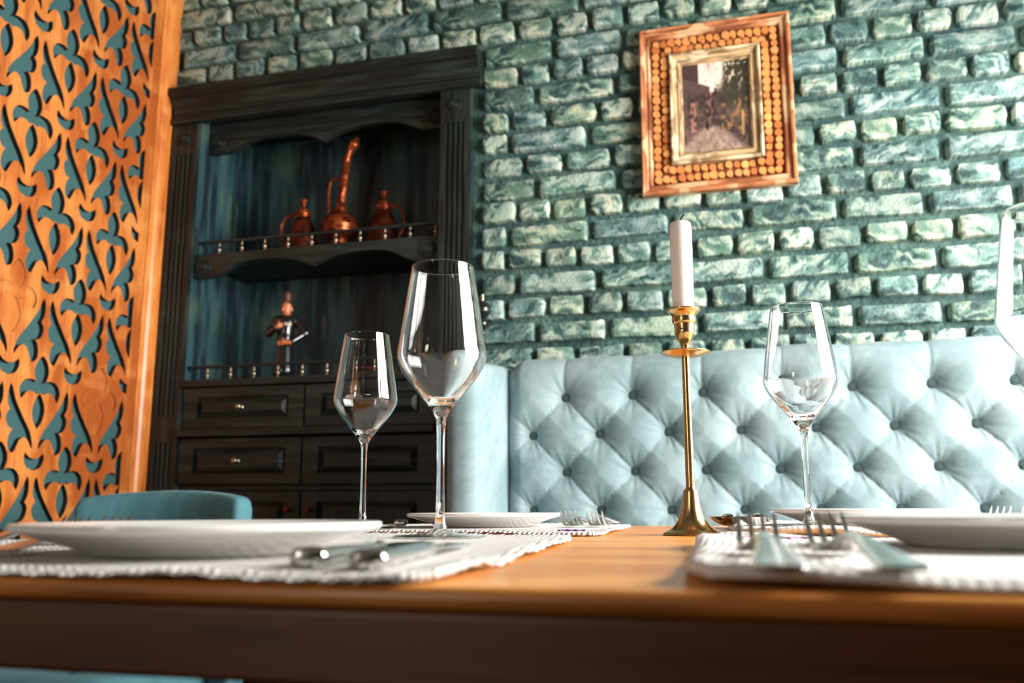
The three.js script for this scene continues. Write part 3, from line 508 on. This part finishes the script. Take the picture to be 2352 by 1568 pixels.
// ------------------------------------------------------------------ framed picture
{
  const W = 0.408, H = 0.488; const f = thing('picture_frame', 'wooden picture frame with band of cork slices round a street painting', 'picture frame', [-0.111, 1.841, 0.028]); f.scale.setScalar(0.985);
  const mould = (w, h, prof) => { // four mitred lengths, profile given as [inset, height]
    const list = [];
    for (let k = 0; k < 4; k++) {
      const hw = (k % 2 ? h : w) / 2, hh = (k % 2 ? w : h) / 2;
      const ring = (s) => prof.map(([i, z]) => V(s * (hw - i), hh - i, z));
      const g = flat(loft([ring(-1), ring(1)], false)); g.computeVertexNormals();
      const p = g.attributes.position, u = g.attributes.uv; for (let i = 0; i < p.count; i++) u.setXY(i, p.getX(i) + k * 0.31, p.getY(i) - hh + p.getZ(i));
      list.push(g.rotateZ(k * Math.PI / 2));
    }
    return list;
  };
  const outer = [[0, 0], [0, 0.026], [0.004, 0.031], [0.009, 0.030], [0.013, 0.022], [0.019, 0.019], [0.023, 0.022], [0.027, 0.021], [0.031, 0.014], [0.031, 0]];
  mould(W, H, outer).forEach((g) => part('outer_moulding', g, M.frame, f));
  const bw = W - 0.062, bh = H - 0.062, iw = bw - 0.1, ih = bh - 0.1;
  part('cork_bed', bx(-bw / 2, bw / 2, -bh / 2, bh / 2, 0.0, 0.006), M.corkBoard, f);
  const inner = [[0, 0.006], [0, 0.027], [0.004, 0.030], [0.009, 0.028], [0.013, 0.02], [0.02, 0.017], [0.025, 0.02], [0.03, 0.018], [0.035, 0.011], [0.035, 0.006]];
  mould(iw, ih, inner).forEach((g) => part('inner_moulding', g, M.frame2, f));
  const rr = rng(77), corkG = [0, 1, 2].map((k) => new THREE.CylinderGeometry(1, 1, 1, 14).rotateX(Math.PI / 2).translate(0, 0, 0.5));
  const track = (w, h, off) => { const per = 2 * (w + h), n = Math.round(per / 0.0213); for (let k = 0; k < n; k++) { let s = ((k + off) / n) * per, x, y; if (s < w) { x = -w / 2 + s; y = h / 2; } else if (s < w + h) { x = w / 2; y = h / 2 - (s - w); } else if (s < 2 * w + h) { x = w / 2 - (s - w - h); y = -h / 2; } else { x = -w / 2; y = -h / 2 + (s - 2 * w - h); }
    const r = 0.0085 + rr() * 0.0026, q = rr(), c = part('cork', corkG[k % 3], M.cork[q < 0.45 ? 0 : q < 0.65 ? 1 : q < 0.82 ? 2 : q < 0.96 ? 3 : 4], f); c.position.set(x + (rr() - 0.5) * 0.003, y + (rr() - 0.5) * 0.003, 0.0055); c.scale.set(r, r, 0.008 + rr() * 0.008); } };
  track(bw - 0.025, bh - 0.025, 0.1); track(iw + 0.026, ih + 0.026, 0.6);
  const pt = tex(300, 400, (u, v) => { // lane between old houses, trees on the right, pale sky above
    const n = fbm(u * 7, v * 7, 181, 5), n2 = fbm(u * 22, v * 22, 182, 4), y = v; let c = mix3(rgb(44, 34, 30), rgb(104, 80, 68), sstep(0.3, 0.7, n * 0.5 + n2 * 0.5));
    const sky = sstep(0.03, -0.03, Math.abs(u - 0.44) - 0.26 * sstep(0.62, 0.8, y + (n2 - 0.5) * 0.25)) * sstep(0.62, 0.68, y); c = mix3(c, mix3(rgb(232, 214, 200), rgb(190, 164, 156), n), sky);
    if (u < 0.25 && y > 0.74) c = mix3(rgb(74, 50, 50), rgb(52, 38, 38), n2); if (y > 0.66 && y < 0.79 - (u - 0.2) * 0.3 && u < 0.42) c = mix3(rgb(64, 46, 44), rgb(94, 74, 68), n2);
    const tree = sstep(0.42, 0.56, n2 * 0.55 + n * 0.3 + (u - 0.52) * 0.5) * sstep(0.46, 0.56, y + (n - 0.5) * 0.2); c = mix3(c, mix3(rgb(26, 28, 20), rgb(58, 56, 34), n2), tree * 0.94);
    c = mix3(c, rgb(214, 190, 170), tree * sstep(0.62, 0.68, n2) * sstep(0.6, 0.8, y) * 0.8);
    if (Math.abs(u - 0.155) < 0.045 && y > 0.22 && y < 0.56) c = mix3(c, rgb(168, 108, 98), 0.75 * sstep(0.3, 0.6, n2)); if (Math.abs(u - 0.4) < 0.05 && y > 0.36 && y < 0.66) c = mix3(c, rgb(150, 104, 92), 0.55 * sstep(0.35, 0.6, n2));
    if (u > 0.58 && y > 0.2 && y < 0.56) c = mix3(c, rgb(158, 104, 54), 0.7 * sstep(0.5, 0.66, n2)); if (Math.abs(u - 0.9) < 0.02 && y > 0.14 && y < 0.42) c = mix3(c, rgb(190, 150, 80), 0.7);
    const lane = sstep(0.05, -0.08, Math.abs(u - 0.42) - (0.36 - y) * 1.5 + (n2 - 0.5) * 0.24) * sstep(0.3, 0.24, y); c = mix3(c, mix3(rgb(108, 84, 74), rgb(206, 180, 160), n2), lane * 0.8);
    return Math.hypot((u - 0.36) / 0.024, (y - 0.285) / 0.055) < 1 ? rgb(20, 16, 16) : c;
  });
  const pw = iw - 0.07, ph = ih - 0.07, cg = new THREE.BoxGeometry(pw, ph, 0.003); cg.translate(0, 0, 0.0095);
  part('painting', cg, mat({ map: pt, roughness: 0.55 }), f);
}
{ // black turned ornament hung beside the cabinet
  const o = thing('wall_ornament', 'small black turned ornament on wall between cabinet and brick wall', 'ornament', [-0.772, 1.318, 0.028]);
  part('bead', new THREE.SphereGeometry(0.026, 28, 20), M.blackGlaze, o);
  part('bead', new THREE.SphereGeometry(0.018, 24, 16).translate(0, -0.04, 0), M.blackGlaze, o);
  part('tip', lathe(smooth2([[0.0001, -0.086], [0.006, -0.078], [0.01, -0.066], [0.007, -0.056]], 14), 20), M.blackGlaze, o);
  part('eyelet', new THREE.CylinderGeometry(0.005, 0.006, 0.02, 14).translate(0, 0.034, 0), M.bronze, o);
  part('wall_pin', new THREE.CylinderGeometry(0.004, 0.004, 0.028, 10).rotateX(Math.PI / 2).translate(0, 0.034, -0.0135), M.blackMetal, o);
}

// ------------------------------------------------------------------ tufted sofa
{
  const s = thing('tufted_sofa', 'pale blue velvet sofa with deep buttoned back along the brick wall', 'sofa', [-0.2, 0, 0]); s.rotation.z = 0.009;
  const ox = 0.2, P = 0.16, Q = 0.0875, bx0 = -0.543 + ox, by0 = 0.9445, zf = 0.322, x0 = -0.606 + ox, x1 = 1.08 + ox, ytop = 1.07;
  const rowTop = by0 + Q;                                    // last row of buttons
  const hgt = (x, y) => {
    const jx = (x - bx0) / P, jy = (y - by0) / Q; let e, r = 9, th = 0;
    if (y <= rowTop) { const a = jx + jy / 2, b = jx - jy / 2; const fa = a - Math.floor(a), fb = b - Math.floor(b); e = Math.abs(Math.sin(Math.PI * fa) * Math.sin(Math.PI * fb)); }
    else { const f = jx + 0.5; const q = Math.sin(Math.PI * (f - Math.floor(f))); e = Math.pow(q * q, mix(1, 0.75, clamp((y - rowTop) / 0.06))); }
    for (let j = Math.floor(jy) - 1; j <= Math.floor(jy) + 2; j++) { if (by0 + j * Q > rowTop + 0.01) continue; const off = (((j % 2) + 2) % 2) * 0.5, i = Math.round(jx - off); for (const ii of [i - 1, i, i + 1]) { const dx = x - bx0 - (ii + off) * P, dy = y - by0 - j * Q, d = Math.hypot(dx, dy); if (d < r) { r = d; th = Math.atan2(dy, dx) + (ii * 7 + j * 3) * 0.37; } } }
    const pleat = (Math.sin(th * 11) + 0.6 * Math.sin(th * 17 + 1)) * 0.0015 * sstep(0.008, 0.018, r) * Math.exp(-Math.max(0, r - 0.015) / 0.02);
    const fade = y > rowTop ? mix(1, 0.55, clamp((y - rowTop) / 0.09)) : 1;
    return 0.0105 * fade * Math.pow(e, 0.22) - 0.033 * Math.exp(-Math.pow(r / 0.027, 1.1)) + pleat + (fbm(x * 9, y * 9, 191, 3) - 0.5) * 0.003;
  };
  const nu = 470, vs = [], R = 0.058, depth = 0.2;
  for (let k = 0; k <= 150; k++) vs.push([mix(0.36, ytop, k / 150), zf, 0, 1, 1]);
  for (let k = 1; k <= 26; k++) { const a = k / 26 * Math.PI / 2; vs.push([ytop + Math.sin(a) * R, zf - R + Math.cos(a) * R, Math.sin(a), Math.cos(a), 1]); }
  for (let k = 1; k <= 8; k++) vs.push([ytop + R, zf - R - (depth - 2 * R) * k / 8, 1, 0, 1 - k / 8]);
  vs.push([ytop + R * 0.5, zf - depth, 0, -1, 0], [0.2, zf - depth, 0, -1, 0]);
  const pos = [], uv = [], idx = []; let arc = 0;
  vs.forEach(([y, z, ny, nz, w], j) => {
    if (j) arc += Math.hypot(y - vs[j - 1][0], z - vs[j - 1][1]);
    for (let i = 0; i <= nu; i++) {
      const x = mix(x0, x1, i / nu), eff = y <= ytop ? y : ytop + (arc - (ytop - 0.36));
      const edge = Math.pow(clamp((x - x0) / 0.035), 0.5), h = w * (hgt(x, eff) * edge - (1 - edge) * 0.025);
      pos.push(x, y + ny * h, z + nz * h); uv.push(x, arc);
    }
  });
  for (let j = 0; j + 1 < vs.length; j++) for (let i = 0; i < nu; i++) { const a = j * (nu + 1) + i, b = a + 1, c = a + nu + 1, d = c + 1; idx.push(a, b, c, b, d, c); }
  const g = new THREE.BufferGeometry(); g.setAttribute('position', new THREE.Float32BufferAttribute(pos, 3)); g.setAttribute('uv', new THREE.Float32BufferAttribute(uv, 2)); g.setIndex(idx); g.computeVertexNormals();
  const back = part('backrest', g, M.sofa, s);
  const bg = new THREE.SphereGeometry(0.0125, 18, 12).scale(1, 1, 0.62);
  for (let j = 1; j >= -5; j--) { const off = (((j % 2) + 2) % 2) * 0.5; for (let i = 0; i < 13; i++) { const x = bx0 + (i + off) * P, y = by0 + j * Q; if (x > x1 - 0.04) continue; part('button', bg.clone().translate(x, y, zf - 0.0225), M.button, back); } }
  // wing at the left end
  const wing = softBox(0.085, 1.0, 0.42, 0.036, 10, 44, 26, (q) => { const t = (q.z + 0.21) / 0.42; q.x -= 0.014 * t * t; const top = sstep(0.3, 0.5, q.y); q.y -= top * 0.03 * t * t; });
  part('wing', wing.translate(-0.6435 + ox, 0.628, 0.295), M.sofa, s);
  part('wing', wing.clone().scale(-1, 1, 1), M.sofa, s).position.set(0.886, 0, 0);
  part('seat_cushion', softBox(1.64, 0.16, 0.5, 0.05, 30, 6, 10).translate(0.245 + ox, 0.4, 0.60), M.sofa, s);
  part('seat_base', softBox(1.68, 0.22, 0.7, 0.02, 8, 3, 4).translate(0.245 + ox, 0.2, 0.47), M.sofa, s);
  for (const [x, z] of [[-0.52, 0.18], [1.0, 0.18], [-0.52, 0.76], [1.0, 0.76]]) part('leg', new THREE.CylinderGeometry(0.025, 0.018, 0.095, 16).translate(x + ox, 0.0475, z), M.darkWood, s);
}

// ------------------------------------------------------------------ chair
{
  const c = thing('upholstered_chair', 'teal velvet chair with low curved back in front of the cabinet', 'chair', [-1.315, 0, 0.72]);
  const bend = (q) => { const k = q.x / 0.24; q.z += 0.075 * k * k; q.y -= 0.02 * k * k * sstep(-0.1, 0.2, q.y); };
  part('backrest', softBox(0.44, 0.42, 0.075, 0.026, 26, 16, 5, bend).translate(0, 0.6, -0.13), M.chair, c);
  part('seat', softBox(0.42, 0.11, 0.44, 0.04, 16, 5, 16).translate(-0.06, 0.415, 0.06), M.chair, c);
  part('seat_frame', new RoundedBoxGeometry(0.4, 0.04, 0.38, 2, 0.008).translate(0, 0.345, 0.06), M.darkWood, c);
  for (const [x, z] of [[-0.17, -0.1], [0.17, -0.1], [-0.17, 0.22], [0.17, 0.22]]) part('leg', new THREE.CylinderGeometry(0.019, 0.012, 0.33, 14).translate(x, 0.165, z), M.darkWood, c);
  c.rotation.y = -0.04;
}

// ------------------------------------------------------------------ table (stands a touch out of level)
const TILT = 0.007, ty = (x) => 0.75 + TILT * x;
const TX0 = -0.605, TX1 = 0.95, TZ0 = 0.985, TZ1 = 2.063;
{
  const t = thing('dining_table', 'orange-brown wooden dining table with thick rounded top', 'table', [0, 0, 0]);
  const top = new RoundedBoxGeometry(TX1 - TX0, 0.009, TZ1 - TZ0, 3, 0.0043).translate((TX0 + TX1) / 2, -0.0045, (TZ0 + TZ1) / 2);
  const m = part('table_top', metreUV(top), M.table, t); m.position.y = 0.75; m.rotation.z = TILT;
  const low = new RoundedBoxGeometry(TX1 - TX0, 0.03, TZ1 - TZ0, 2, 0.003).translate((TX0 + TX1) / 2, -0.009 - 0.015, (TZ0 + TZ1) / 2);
  const e = part('shaded_edge', metreUV(low), M.shadedTable, t); e.position.y = 0.75; e.rotation.z = TILT;  // dark lower layer added so the front of the top reads as shaded
  for (const x of [TX0 + 0.42, TX1 - 0.3]) {
    const y1 = ty(x) - 0.0412;
    part('leg', merge([bx(x - 0.03, x + 0.03, 0.02, 0.66, 1.42, 1.54, 0.004), bx(x - 0.035, x + 0.035, 0, 0.03, 1.12, 1.9, 0.004), bx(x - 0.04, x + 0.04, 0.65, y1, 1.25, 1.75, 0.003)]), M.blackMetal, t);
  }
  const b = part('bracket', bx(-0.328, -0.304, ty(-0.3) - 0.0435, ty(-0.3) - 0.0392, 2.0, 2.04, 0.001), M.blackMetal, t);
  part('bolt', new THREE.CylinderGeometry(0.002, 0.002, 0.004, 6).rotateX(Math.PI / 2).translate(-0.308, ty(-0.3) - 0.0415, 2.0415), M.steel, b);
}

// ------------------------------------------------------------------ table linen
// corners given as front-left, front-right, back-right, back-left on the table
function napkinGeo(c, th, seed, lift, plateAt, beads = 1) {
  const N = 90, pos = [], uv = [], idx = [], rr = rng(seed), k0 = rr() * 30;
  const top = [], per = [];
  const q = (s, t) => [mix(mix(c[0][0], c[1][0], s), mix(c[3][0], c[2][0], s), t), mix(mix(c[0][1], c[1][1], s), mix(c[3][1], c[2][1], s), t)];
  const o = q(0.5, 0.5);
  const sheet = (f) => { for (let j = 0; j <= N; j++) for (let i = 0; i <= N; i++) {
    let s = i / N, t = j / N, S = s * 2 - 1, W = t * 2 - 1; const sq = Math.pow(Math.pow(Math.abs(S), 14) + Math.pow(Math.abs(W), 14), -1 / 14), mx = Math.max(Math.abs(S), Math.abs(W)) || 1; const kk = Math.min(1, sq * mx); s = 0.5 + S * kk / 2; t = 0.5 + W * kk / 2;
    let [x, z] = q(s, t); const e = Math.min(s, 1 - s, t, 1 - t), near = Math.exp(-e / 0.05);
    let w = near * lift * sstep(0.42, 0.72, fbm((x + k0) * 8, (z + k0) * 8, seed, 2));
    const d = plateAt ? Math.hypot(x - plateAt[0], z - plateAt[1]) : 1; w *= sstep(0.055, 0.1, d);
    const bead = e < 0.012 ? beads * 0.0006 * Math.sin((x + z) * 900) : 0, round = Math.sqrt(clamp(e / 0.008));
    const base = ty(x) - Math.max(0, z - 2.07) * 0.3;
    pos.push(x, base + w + bead + (f ? mix(th * 0.45, th, round) : mix(th * 0.3, 0.0002, Math.min(1, round * 1.5))), z); uv.push(x, z);
  } };
  sheet(true); sheet(false);
  const M1 = (N + 1) * (N + 1);
  for (let j = 0; j < N; j++) for (let i = 0; i < N; i++) { const a = j * (N + 1) + i, b = a + 1, d = a + N + 1, e = d + 1; idx.push(a, b, d, b, e, d, M1 + a, M1 + d, M1 + b, M1 + b, M1 + d, M1 + e); }
  for (let i = 0; i < N; i++) { const rim = [[i, i + 1], [N * (N + 1) + i + 1, N * (N + 1) + i], [(i + 1) * (N + 1), i * (N + 1)], [i * (N + 1) + N, (i + 1) * (N + 1) + N]]; for (const [a, b] of rim) idx.push(a, M1 + a, b, b, M1 + a, M1 + b); }
  const g = new THREE.BufferGeometry(); g.setAttribute('position', new THREE.Float32BufferAttribute(pos, 3)); g.setAttribute('uv', new THREE.Float32BufferAttribute(uv, 2)); g.setIndex(idx); g.computeVertexNormals(); return g;
}
function script(parent, material, x, z, w, th, turn = 0) { // a short embroidered flourish
  for (const [a, b] of [[0, 0.55], [0.5, 1]]) {
    const pts = []; for (let k = 0; k <= 14; k++) { const t = mix(a, b, k / 14), px = (t - 0.5) * w, pz = Math.sin(t * 19) * 0.006 - 0.004 * Math.sin(t * 5); const X = x + px * Math.cos(turn) - pz * Math.sin(turn), Z = z + px * Math.sin(turn) + pz * Math.cos(turn); pts.push([X, ty(X) + th + 0.0004, Z]); }
    part('embroidery', tube(pts, 0.0009, 40, 6), material, parent);
  }
}
const TH = 0.0035, THR = 0.0055, THF = 0.0075;
const plateNL = [-0.324, 1.926], plateNR = [0.137, 1.793], plateFL = [-0.374, 1.233], plateFR = [0.094, 1.275];
const nNL = single('cloth_napkin', napkinGeo([[-0.57, 2.05], [-0.124, 2.068], [-0.170, 1.60], [-0.575, 1.61]], TH, 1, 0.004, plateNL), M.napkin, 'white bobble-weave napkin under plate and two knives', 'napkin');
const nNR = single('cloth_napkin', napkinGeo([[-0.036, 2.055], [0.42, 2.057], [0.40, 1.66], [-0.062, 1.655]], THR, 2, 0.006, plateNR, 0), M.linen, 'white linen napkin with pink embroidery under two forks', 'napkin');
const nFL = single('cloth_napkin', napkinGeo([[-0.585, 1.475], [-0.168, 1.485], [-0.205, 1.045], [-0.585, 1.04]], TH, 3, 0.0025, plateFL), M.napkin, 'white textured napkin with purple embroidery under upturned forks', 'napkin');
const nFR = single('cloth_napkin', napkinGeo([[-0.035, 1.50], [0.36, 1.51], [0.33, 1.06], [-0.075, 1.07]], THF, 4, 0.006, plateFR, 0), M.linen, 'white napkin beside candlestick under spoons and wine glass', 'napkin');
script(nNR, M.thread, -0.005, 1.69, 0.05, THR + 0.0006); script(nFL, M.purpleThread, -0.215, 1.42, 0.03, TH + 0.0006);

// ------------------------------------------------------------------ plates
const plateG = lathe(smooth2([[0.0001, 0.0045], [0.052, 0.0045], [0.062, 0.0062], [0.074, 0.0112], [0.098, 0.0174], [0.1018, 0.0181]], 40).concat(smooth2([[0.1027, 0.0176], [0.1028, 0.0156], [0.1018, 0.0140], [0.097, 0.0125], [0.086, 0.0095], [0.07, 0.0043], [0.063, 0.0012], [0.058, 0], [0.054, 0.0012], [0.0001, 0.0014]], 44)), 120);
function plate(label, [x, z], th) { const o = single('dinner_plate', plateG, M.china, label, 'plate', [x, ty(x) + th + 0.0002, z], 'white plates laid on the table'); o.rotation.z = TILT; return o; }
plate('white china plate on bobble-weave napkin beside two knives', plateNL, TH);
plate('white china plate on linen napkin with pink embroidery', plateNR, THR);
plate('white china plate on textured napkin with purple embroidery', plateFL, TH);
plate('white china plate behind wine glass near the candlestick', plateFR, THF);

// ------------------------------------------------------------------ wine glasses
{
  const GH = 0.24;
  const bowlOut = smooth2([[0.0052, 0.104], [0.0075, 0.1085], [0.0125, 0.1155], [0.0225, 0.1275], [0.0325, 0.1405], [0.0385, 0.1515], [0.0397, 0.158], [0.0388, 0.167], [0.0360, 0.187], [0.0322, 0.213], [0.0279, GH]], 90);
  const bowlIn = smooth2([[0.0271, GH], [0.0313, 0.213], [0.0350, 0.187], [0.0377, 0.167], [0.0385, 0.1585], [0.0372, 0.1525], [0.0305, 0.1408], [0.0195, 0.128], [0.0085, 0.1185], [0.0001, 0.1165]], 90);
  const rim = [[0.02775, GH + 0.0003], [0.0275, GH + 0.0004], [0.0273, GH + 0.0003]];
  const stem = smooth2([[0.0062, 0.0075], [0.0046, 0.014], [0.0038, 0.03], [0.0034, 0.06], [0.0036, 0.09], [0.0042, 0.099], [0.0052, 0.104]], 50);
  const foot = [[0.0001, 0], [0.037, 0]].concat(smooth2([[0.0395, 0.0004], [0.0402, 0.0012], [0.039, 0.0018], [0.028, 0.0026], [0.015, 0.0042], [0.0095, 0.0058], [0.0062, 0.0075]], 30));
  const gB = lathe(bowlOut.concat(rim, bowlIn), 96), gS = lathe(stem, 64), gF = lathe(foot, 96);
  const glass = (label, x, z, th, sc = 1) => { const o = thing('wine_glass', label, 'wine glass', [x, ty(x) + th + 0.0003, z], 'stemmed wine glasses on the table'); part('bowl', gB, M.glass, o); part('stem', gS, M.glass, o); part('foot', gF, M.glass, o); o.rotation.z = TILT; o.scale.setScalar(sc); };
  glass('clear wine glass standing on napkin corner past the knife tips', -0.281, 1.648, TH);
  glass('clear wine glass on textured napkin in front of cabinet drawers', -0.488, 1.365, TH);
  glass('clear wine glass in front of tufted sofa beside brass candlestick', 0.03, 1.41, THF, 0.955);
  glass('clear wine glass standing behind the plate with two forks', 0.202, 1.668, THR);
}

// ------------------------------------------------------------------ candlestick and candle
{
  const x = -0.086, z = 1.43, c = thing('candlestick', 'slim brass candlestick with flared foot and drip pan', 'candlestick', [x, ty(x) + 0.0002, z]); c.rotation.z = TILT;
  part('foot', lathe([[0.0001, 0], [0.0298, 0]].concat(smooth2([[0.0303, 0.0008], [0.0295, 0.002], [0.022, 0.006], [0.0155, 0.013], [0.0115, 0.022], [0.0088, 0.034], [0.0075, 0.0455]], 40), [[0.0068, 0.046]]), 64), M.brass, c);
  part('stem', lathe(smooth2([[0.0062, 0.0455], [0.0049, 0.049], [0.0048, 0.06], [0.0043, 0.12], [0.0042, 0.186], [0.0042, 0.187]], 40), 40), M.brass, c);
  part('drip_pan', lathe(smooth2([[0.0042, 0.1855], [0.014, 0.1862], [0.0245, 0.1893], [0.0262, 0.1905], [0.0258, 0.1915], [0.023, 0.1908], [0.0135, 0.1885], [0.0045, 0.1885]], 44), 56), M.brass, c);
  part('socket', lathe(smooth2([[0.0044, 0.188], [0.0044, 0.196], [0.0052, 0.2], [0.0078, 0.205], [0.0102, 0.211], [0.0106, 0.2145]], 24).concat(smooth2([[0.0102, 0.2155], [0.0106, 0.219], [0.0115, 0.227], [0.0145, 0.233], [0.0178, 0.2362], [0.0176, 0.2376], [0.0145, 0.237], [0.0122, 0.2342], [0.0119, 0.222], [0.0001, 0.221]], 50)), 56), M.brass, c);
  const k = thing('taper_candle', 'white candle with bent black wick standing in brass candlestick', 'candle', [x - TILT * 0.221, ty(x) + 0.2216, z]); k.rotation.z = TILT;
  part('wax', lathe([[0.0001, 0], [0.0112, 0]].concat(smooth2([[0.0115, 0.001], [0.0115, 0.05], [0.0114, 0.1105], [0.0106, 0.1128], [0.009, 0.1128], [0.006, 0.1118], [0.0001, 0.1112]], 40)), 48), M.wax, k);
  part('wick', tube([[0, 0.11, 0], [0, 0.1155, 0], [0.0015, 0.119, 0], [0.0045, 0.1225, 0]], 0.0009, 16, 7), M.wick, k);
}

// ------------------------------------------------------------------ cutlery
const ringAt = (y, z, w, t, n = 12) => Array.from({ length: n }, (_, k) => { const a = k / n * Math.PI * 2, c = Math.cos(a), s = Math.sin(a); return V(Math.sign(c) * Math.pow(Math.abs(c), 0.7) * w, y + Math.sign(s) * Math.pow(Math.abs(s), 0.8) * t, z); });
function bar(keys, n = 40) { // keys: [z, y, half width, half thickness]
  const y = curvePts(keys.map((k) => [k[0], k[1]]), n), w = curvePts(keys.map((k) => [k[0], k[2]]), n), t = curvePts(keys.map((k) => [k[0], k[3]]), n);
  return loft(y.map((p, i) => ringAt(p.y, p.x, w[i].y, t[i].y)));
}
const forkHandle = bar([[0.097, 0.0032, 0.005, 0.0009], [0.094, 0.0033, 0.0092, 0.0012], [0.075, 0.0045, 0.0088, 0.0013], [0.04, 0.0075, 0.0058, 0.0014], [0.005, 0.0105, 0.0038, 0.0016], [-0.02, 0.0105, 0.0034, 0.0016], [-0.036, 0.0062, 0.0078, 0.0012], [-0.045, 0.0036, 0.0116, 0.0010], [-0.052, 0.0026, 0.0117, 0.0009], [-0.054, 0.0026, 0.0115, 0.0008]], 60);
const tineG = [-1.5, -0.5, 0.5, 1.5].map((k) => bar([[-0.0525, 0.0026, 0.0024, 0.0009], [-0.065, 0.0038, 0.0019, 0.001], [-0.08, 0.0092, 0.0016, 0.001], [-0.093, 0.0175, 0.0011, 0.0008], [-0.0965, 0.0202, 0.0004, 0.0004]], 20).translate(k * 0.0063, 0, 0));
const spoonHandle = bar([[0.09, 0.0032, 0.004, 0.0009], [0.087, 0.0033, 0.0085, 0.0012], [0.07, 0.0045, 0.008, 0.0013], [0.03, 0.0085, 0.0048, 0.0014], [0, 0.0115, 0.0034, 0.0016], [-0.025, 0.0125, 0.0034, 0.0015], [-0.04, 0.0115, 0.006, 0.0011]], 50);
const spoonBowl = (() => { const N = 18, K = 30, pos = [], idx = []; for (const s of [1, 0]) for (let i = 0; i <= N; i++) for (let k = 0; k < K; k++) { const r = i / N, a = k / K * Math.PI * 2, x = Math.cos(a) * r * 0.0185, z = -0.064 + Math.sin(a) * r * 0.028 * (Math.sin(a) < 0 ? 1 : 0.95); pos.push(x, 0.0012 + 0.0095 * Math.pow(r, 2.2) + s * 0.0009 * Math.sqrt(1 - r * r * 0.98), z); }
  const L = (N + 1) * K; for (let i = 0; i < N; i++) for (let k = 0; k < K; k++) { const a = i * K + k, b = i * K + (k + 1) % K; idx.push(a, a + K, b, b, a + K, b + K, L + a, L + b, L + a + K, L + b, L + b + K, L + a + K); } for (let k = 0; k < K; k++) { const a = N * K + k, b = N * K + (k + 1) % K; idx.push(a, L + a, b, b, L + a, L + b); }
  const g = new THREE.BufferGeometry(); g.setAttribute('position', new THREE.Float32BufferAttribute(pos, 3)); g.setAttribute('uv', new THREE.Float32BufferAttribute(new Float32Array(pos.length / 3 * 2), 2)); g.setIndex(idx); g.computeVertexNormals(); return g; })();
const knifeHandle = bar([[0.112, 0.0046, 0.004, 0.003], [0.109, 0.0046, 0.0082, 0.0044], [0.09, 0.0048, 0.0085, 0.0046], [0.05, 0.0046, 0.0072, 0.0042], [0.012, 0.0044, 0.0062, 0.0038], [0.003, 0.0044, 0.0072, 0.0042], [-0.002, 0.0044, 0.006, 0.003]], 50);
const knifeBlade = bar([[-0.001, 0.0042, 0.0055, 0.0016], [-0.015, 0.004, 0.0085, 0.0011], [-0.06, 0.0036, 0.0098, 0.0010], [-0.09, 0.003, 0.0088, 0.0008], [-0.105, 0.0026, 0.005, 0.0006], [-0.11, 0.0025, 0.0012, 0.0005]], 40);
function cutlery(kind, label, x, z, rotY, th, group, pitch = 0) {
  const o = thing(kind, label, kind.replace('table_', '').replace('dinner_', ''), [x, ty(x) + th + 0.0004, z], group); o.rotation.set(pitch, rotY, TILT * Math.cos(rotY), 'YXZ');
  if (kind === 'table_fork') { part('handle', forkHandle, M.steel, o); tineG.forEach((g) => part('tine', g, M.steel, o)); }
  else if (kind === 'table_spoon') { part('handle', spoonHandle, M.steel, o); part('bowl', spoonBowl, M.steel, o); }
  else { part('handle', knifeHandle, M.steel, o); part('blade', knifeBlade, M.steel, o); }
  return o;
}
cutlery('table_fork', 'steel fork on linen napkin nearer its pink-embroidered free edge', -0.006, 1.974, 0.06, THR, 'forks on the linen napkin');
cutlery('table_fork', 'steel fork on linen napkin nearer the white plate', 0.032, 1.969, 0.09, THR, 'forks on the linen napkin');
cutlery('table_knife', 'steel knife lying closest to plate on bobble-weave napkin', -0.215, 1.925, 0.15, TH, 'knives on the bobble-weave napkin');
cutlery('table_knife', 'steel knife near open edge of bobble-weave napkin', -0.182, 1.935, 0.15, TH, 'knives on the bobble-weave napkin');
cutlery('table_fork', 'steel fork half hidden behind plate on bobble-weave napkin', -0.452, 1.892, 0.36, TH, 'forks behind the knife setting plate');
cutlery('table_fork', 'steel fork at table end beside bobble-weave napkin plate', -0.489, 1.892, 0.36, TH, 'forks behind the knife setting plate');
cutlery('table_fork', 'upturned steel fork against plate on purple-embroidered napkin', -0.254, 1.19, Math.PI + 0.05, TH, 'forks on the purple embroidered napkin');
cutlery('table_fork', 'upturned steel fork beside free corner of purple-embroidered napkin', -0.222, 1.185, Math.PI + 0.05, TH, 'forks on the purple embroidered napkin');
cutlery('table_knife', 'steel knife beside wine glass in front of drawers', -0.535, 1.26, 0.4, TH + 0.0015, 'knives on the purple embroidered napkin');
cutlery('table_knife', 'steel knife between wine glass and plate before the drawers', -0.52, 1.17, 0.4, TH + 0.0015, 'knives on the purple embroidered napkin');
cutlery('table_spoon', 'steel spoon nearest candlestick foot on white napkin', -0.052, 1.345, Math.PI, THF, 'spoons beside the candlestick');
cutlery('table_spoon', 'steel spoon between candlestick and wine glass on white napkin', -0.022, 1.345, Math.PI, THF, 'spoons beside the candlestick');
cutlery('table_fork', 'upturned steel fork beside plate behind the wine glass setting', 0.232, 1.20, Math.PI, THF, 'forks past the plate by the sofa');
cutlery('table_fork', 'upturned steel fork at far napkin edge before the sofa', 0.264, 1.195, Math.PI, THF, 'forks past the plate by the sofa');

renderer.render(scene, camera);
